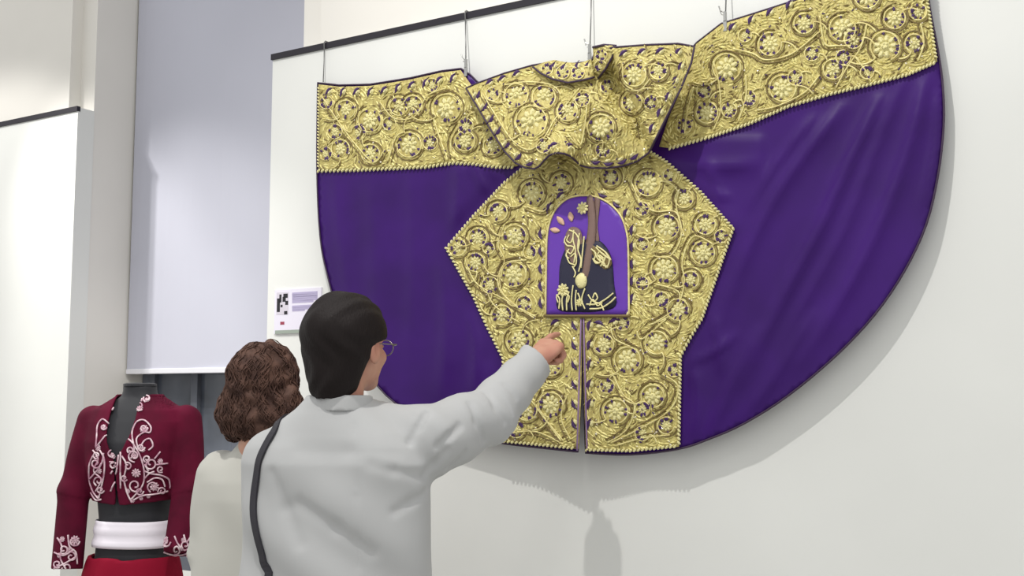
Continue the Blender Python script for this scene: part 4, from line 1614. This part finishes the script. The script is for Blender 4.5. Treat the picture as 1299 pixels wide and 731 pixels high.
sl_pts = [[(aty(118, 533, QY + .02), .056), (aty(94, 622, QY - .01), .056), (aty(85, 722, QY - .05), .056)],
          [(aty(236, 533, QY - .01), .058), (aty(240, 620, QY - .06), .060), (aty(226, 701, QY - .17), .052)]]
LR, LL = sl_pts
jroot = thing('bolero_jacket', FQ.w(0, 0, zq(640)), 'short burgundy velvet jacket with pale scroll embroidery on the mannequin', 'jacket')
hem_z = lambda x: zq(636) + 0.6 * np.abs(x) * 0.12


def bolero(P):
    T = FQ.loc(P)
    outer = loft(T, torso_prof(0.020))
    inner = loft(T, torso_prof(0.010))
    d = np.maximum(outer, -inner)
    d = np.maximum(d, zq(637) + 0.10 * np.clip(np.abs(T[:, 0]) - 0.03, 0, 1) - T[:, 2])
    # neckline: high at the nape, a deep opening in front, hardly closed below
    op = np.interp(T[:, 2], [zq(640), zq(625), zq(600), zq(578), zq(566), zq(552), zq(535), zq(518), zq(505), zq(495)], [.010, .004, .003, .006, .030, .047, .054, .054, .056, .09])
    front = np.maximum(np.abs(T[:, 0] - 0.004) - op, -T[:, 1])
    d = np.maximum(d, -front)
    d = np.maximum(d, T[:, 2] - zq(500))
    for S in sl_pts:
        o_ = chain(P, [(V3(p), r) for p, r in S], 0.02)
        e, f_ = np.array(S[2][0]), np.array((S[2][0] - S[1][0]).normalized())
        o_ = np.maximum(o_, (P - e) @ f_)
        o_ = np.maximum(o_, -np.maximum(o_ + 0.010, -((P - e) @ f_) - 0.06))
        o_ = o_ - sleeve_folds(P, S[0][0], S[1][0], 0.003, 50)
        d = smin(d, np.maximum(o_, -loft(T, torso_prof(0.008))), 0.02)
    return d


bo = sdf_obj('velvet_shell', bolero, (qc.x - .42, QY - .32, zq(740)), (qc.x + .36, QY + .28, zq(494)), 0.0048, M['burgundy'], jroot, 1)
bb_ = bvh_of(bo)


def on_jacket(x, y, lift=0.003):
    d = ray(x, y).normalized()
    h, nn, _, _ = bb_.ray_cast(CAM, d)
    if h is None:
        return None
    return h + nn * lift


def sew(name, paths, r, m):
    b = MB()
    for p in paths:
        run = [on_jacket(x, y) for x, y in smooth_path(p, 6)]
        seg = []
        for q in run + [None]:
            if q is None or (seg and (q - seg[-1]).length > 0.03):
                if len(seg) > 2:
                    b.tube(seg, r, 5)
                seg = [] if q is None else [q]
            else:
                seg.append(q)
    return stuff(b.build(name, m, jroot, smooth=True))


def zz(x, y):                      # detail view of the photograph -> frame
    return (40 + x * 0.3709, 460 + y * 0.3709)


def curl(cx, cy, r, a0, turns=1.2, sgn=1):
    out = []
    for k in range(10):
        t = k / 9
        g = a0 + sgn * 2 * PI * turns * t
        out.append(zz(cx + r * (1 - 0.75 * t) * math.cos(g), cy + r * (1 - 0.75 * t) * math.sin(g)))
    return out


Zp = lambda L: [zz(x, y) for x, y in L]
J = [Zp([(222, 290), (225, 250), (228, 215), (245, 195), (262, 210), (262, 235), (245, 262), (222, 290)]), Zp([(212, 320), (200, 350), (200, 400), (212, 440), (230, 465)]),
     Zp([(235, 300), (250, 330), (250, 380), (240, 430), (232, 465)]), Zp([(212, 300), (230, 330), (215, 370), (240, 400), (222, 440)]),
     Zp([(350, 280), (345, 240), (360, 205), (385, 198), (408, 220), (405, 240), (385, 240), (360, 262), (368, 300)]), Zp([(332, 262), (350, 280), (372, 320), (385, 370), (380, 420), (340, 470)]),
     Zp([(368, 300), (385, 270), (405, 262), (415, 285), (400, 300)]), Zp([(310, 320), (325, 350), (318, 400), (330, 450), (345, 478)]), Zp([(385, 370), (410, 380), (440, 385), (468, 400), (475, 430)]),
     Zp([(395, 410), (420, 395), (445, 400), (455, 425)]), Zp([(306, 300), (305, 360), (306, 430)]), Zp([(262, 290), (280, 285), (297, 305), (296, 345), (286, 400), (272, 440)]),
     Zp([(268, 340), (290, 345), (272, 380)]), Zp([(420, 330), (440, 305)]), Zp([(425, 350), (465, 345)]), Zp([(200, 400), (240, 350), (248, 310)])]
J += [curl(385, 225, 14, 0), curl(248, 222, 10, 0), curl(352, 320, 22, 1.5), curl(408, 345, 22, 3.0, 1.2, -1), curl(355, 420, 24, 0.5), curl(415, 425, 20, 2.0),
      curl(222, 345, 18, 0.0), curl(232, 405, 18, 2.0), curl(275, 310, 14, 1), curl(330, 355, 14, 4), curl(375, 290, 14, 0), curl(445, 440, 14, 3)]
J += [Zp([(282, 150), (276, 158), (272, 175)]), curl(370, 150, 17, 1.0, 1.3), curl(395, 125, 14, 2), Zp([(360, 120), (375, 135), (385, 112), (410, 108)])]
# cuffs
J += [curl(145, 612, 18, 0, 1.2), curl(110, 640, 16, 2, 1.2, -1), curl(135, 665, 18, 4), curl(90, 690, 14, 1), curl(120, 700, 16, 3, 1.2, -1), Zp([(90, 600), (105, 630), (100, 670), (120, 710)]),
      Zp([(125, 590), (130, 630), (150, 650), (155, 690)]), Zp([(80, 650), (110, 660), (145, 640)]), Zp([(78, 705), (110, 690), (150, 665)])]
J += [curl(460, 615, 18, 0, 1.2), curl(495, 640, 15, 2, 1.2, -1), curl(525, 625, 16, 1), curl(540, 655, 12, 1), Zp([(450, 645), (480, 655), (520, 655), (548, 640)]), Zp([(490, 595), (500, 620), (515, 640)]),
      Zp([(445, 665), (500, 668), (545, 660)]), Zp([(520, 590), (528, 615), (540, 600)])]
J += [curl(225, 318, 13, 1.2), curl(238, 435, 13, 0.3), curl(395, 330, 13, 2), curl(370, 440, 14, 0), curl(340, 300, 12, 2.2), curl(440, 365, 12, 1), curl(318, 395, 12, 0.5), curl(280, 350, 12, 0.4),
      Zp([(350, 470), (380, 455), (420, 450), (465, 440)]), Zp([(388, 395), (402, 380), (420, 372)]), Zp([(346, 262), (352, 300), (340, 330)]), Zp([(400, 330), (392, 352), (400, 372)]), Zp([(205, 445), (222, 470), (240, 468)])]
sew('scroll_cord', J, 0.0032, M['white_cord'])
n_ros = 0
for (x, y, r) in [(385, 228, 15), (246, 222, 11), (278, 320, 12), (228, 292, 12), (350, 318, 11), (380, 298, 10), (358, 378, 16), (440, 338, 10), (420, 425, 16), (232, 370, 12), (370, 158, 12), (395, 128, 10), (279, 155, 9),
                  (148, 608, 16), (105, 605, 10), (130, 640, 10), (95, 660, 9), (460, 612, 17), (520, 608, 9), (545, 645, 10), (490, 660, 8), (228, 462, 8), (345, 472, 9), (375, 465, 7), (400, 458, 7), (330, 440, 9), (286, 400, 9)]:
    px, py = zz(x, y)
    d = ray(px, py).normalized()
    h, nn, _, _ = bb_.ray_cast(CAM, d)
    if h is None or h.y > QY + 0.12:
        continue
    s = r * 0.3709 * h.y / FPX
    a = nn.cross(Z).normalized()
    c = nn.cross(a)
    o = link('rosette', ROS_ME, jroot)
    p = h + nn * 0.001
    o.matrix_basis = Matrix(((a.x * s, c.x * s, nn.x * s, p.x), (a.y * s, c.y * s, nn.y * s, p.y), (a.z * s, c.z * s, nn.z * s, p.z), (0, 0, 0, 1)))
    if len(o.data.materials) and o.data is ROS_ME:
        o.material_slots[0].link = 'OBJECT'
        o.material_slots[0].material = M['white_cord']
# standing collar of the jacket
b = MB()


def ring_band(mb, z0, z1, ga, gb, rows, a0, a1, nseg, prof_g, F=FQ):
    """a cloth band round the torso"""
    pr = np.array(torso_prof(0.0))
    vs, fs = [], []
    for i in range(rows + 1):
        z = z0 + (z1 - z0) * i / rows
        A = np.interp(z, pr[::1, 0], pr[:, 1])
        B2 = np.interp(z, pr[:, 0], pr[:, 2])
        ys = np.interp(z, pr[:, 0], pr[:, 3])
        g_ = ga + (gb - ga) * i / rows + prof_g(i / rows)
        for k in range(nseg + 1):
            an = a0 + (a1 - a0) * k / nseg
            ca, sa = math.cos(an), math.sin(an)
            e = 2 / 2.35
            x = (A + g_) * math.copysign(abs(ca) ** e, ca)
            y = (B2 + g_) * math.copysign(abs(sa) ** e, sa)
            vs.append(F.w(x, y + ys, z))
    for i in range(rows):
        for k in range(nseg):
            a = i * (nseg + 1) + k
            fs.append((a, a + 1, a + nseg + 2, a + nseg + 1))
    mb.add(vs, fs)


# white sash, black waistband, crimson trousers
sash = MB()
ring_band(sash, zq(692), zq(659), 0.014, 0.014, 8, 0, 2 * PI, 48, lambda t: 0.003 * math.sin(t * 12))
so = sash.build('waist_sash', M['sash'], smooth=True)
tag(so, 'white cloth sash wrapped round the waist of the black mannequin', 'sash')
s_ = so.modifiers.new('solid', 'SOLIDIFY'); s_.thickness = 0.004
def trs(P):
    T = FQ.loc(P)
    d = loft(T, [(0.50, .215, .15, 0), (zq(760), .205, .145, 0), (zq(726), .186, .135, 0), (zq(712), .176, .128, 0), (zq(704), .168, .122, 0)])
    d = np.maximum(d, -loft(T, [(zq(728) - .006, .152, .107, 0)] + torso_prof(0.004)))
    X = T.copy(); X[:, 0] = np.abs(X[:, 0])
    lg = chain(X, [((0.10, 0, 0.60), .105), ((0.105, 0, 0.30), .080), ((0.105, 0, 0.24), .076)])
    lg = np.maximum(lg, 0.26 - T[:, 2])
    return smin(np.maximum(d, 0.5 - T[:, 2]), lg, 0.02) - 0.003 * np.sin(T[:, 0] * 40) * np.exp(-((T[:, 2] - 0.75) / .1) ** 2)


to = sdf_obj('trousers', trs, (qc.x - .34, QY - .3, 0.22), (qc.x + .34, QY + .3, zq(700)), 0.008, M['red_trs'], None, 2)
tag(to, 'crimson cloth trousers hanging below the white sash on the mannequin', 'trousers')
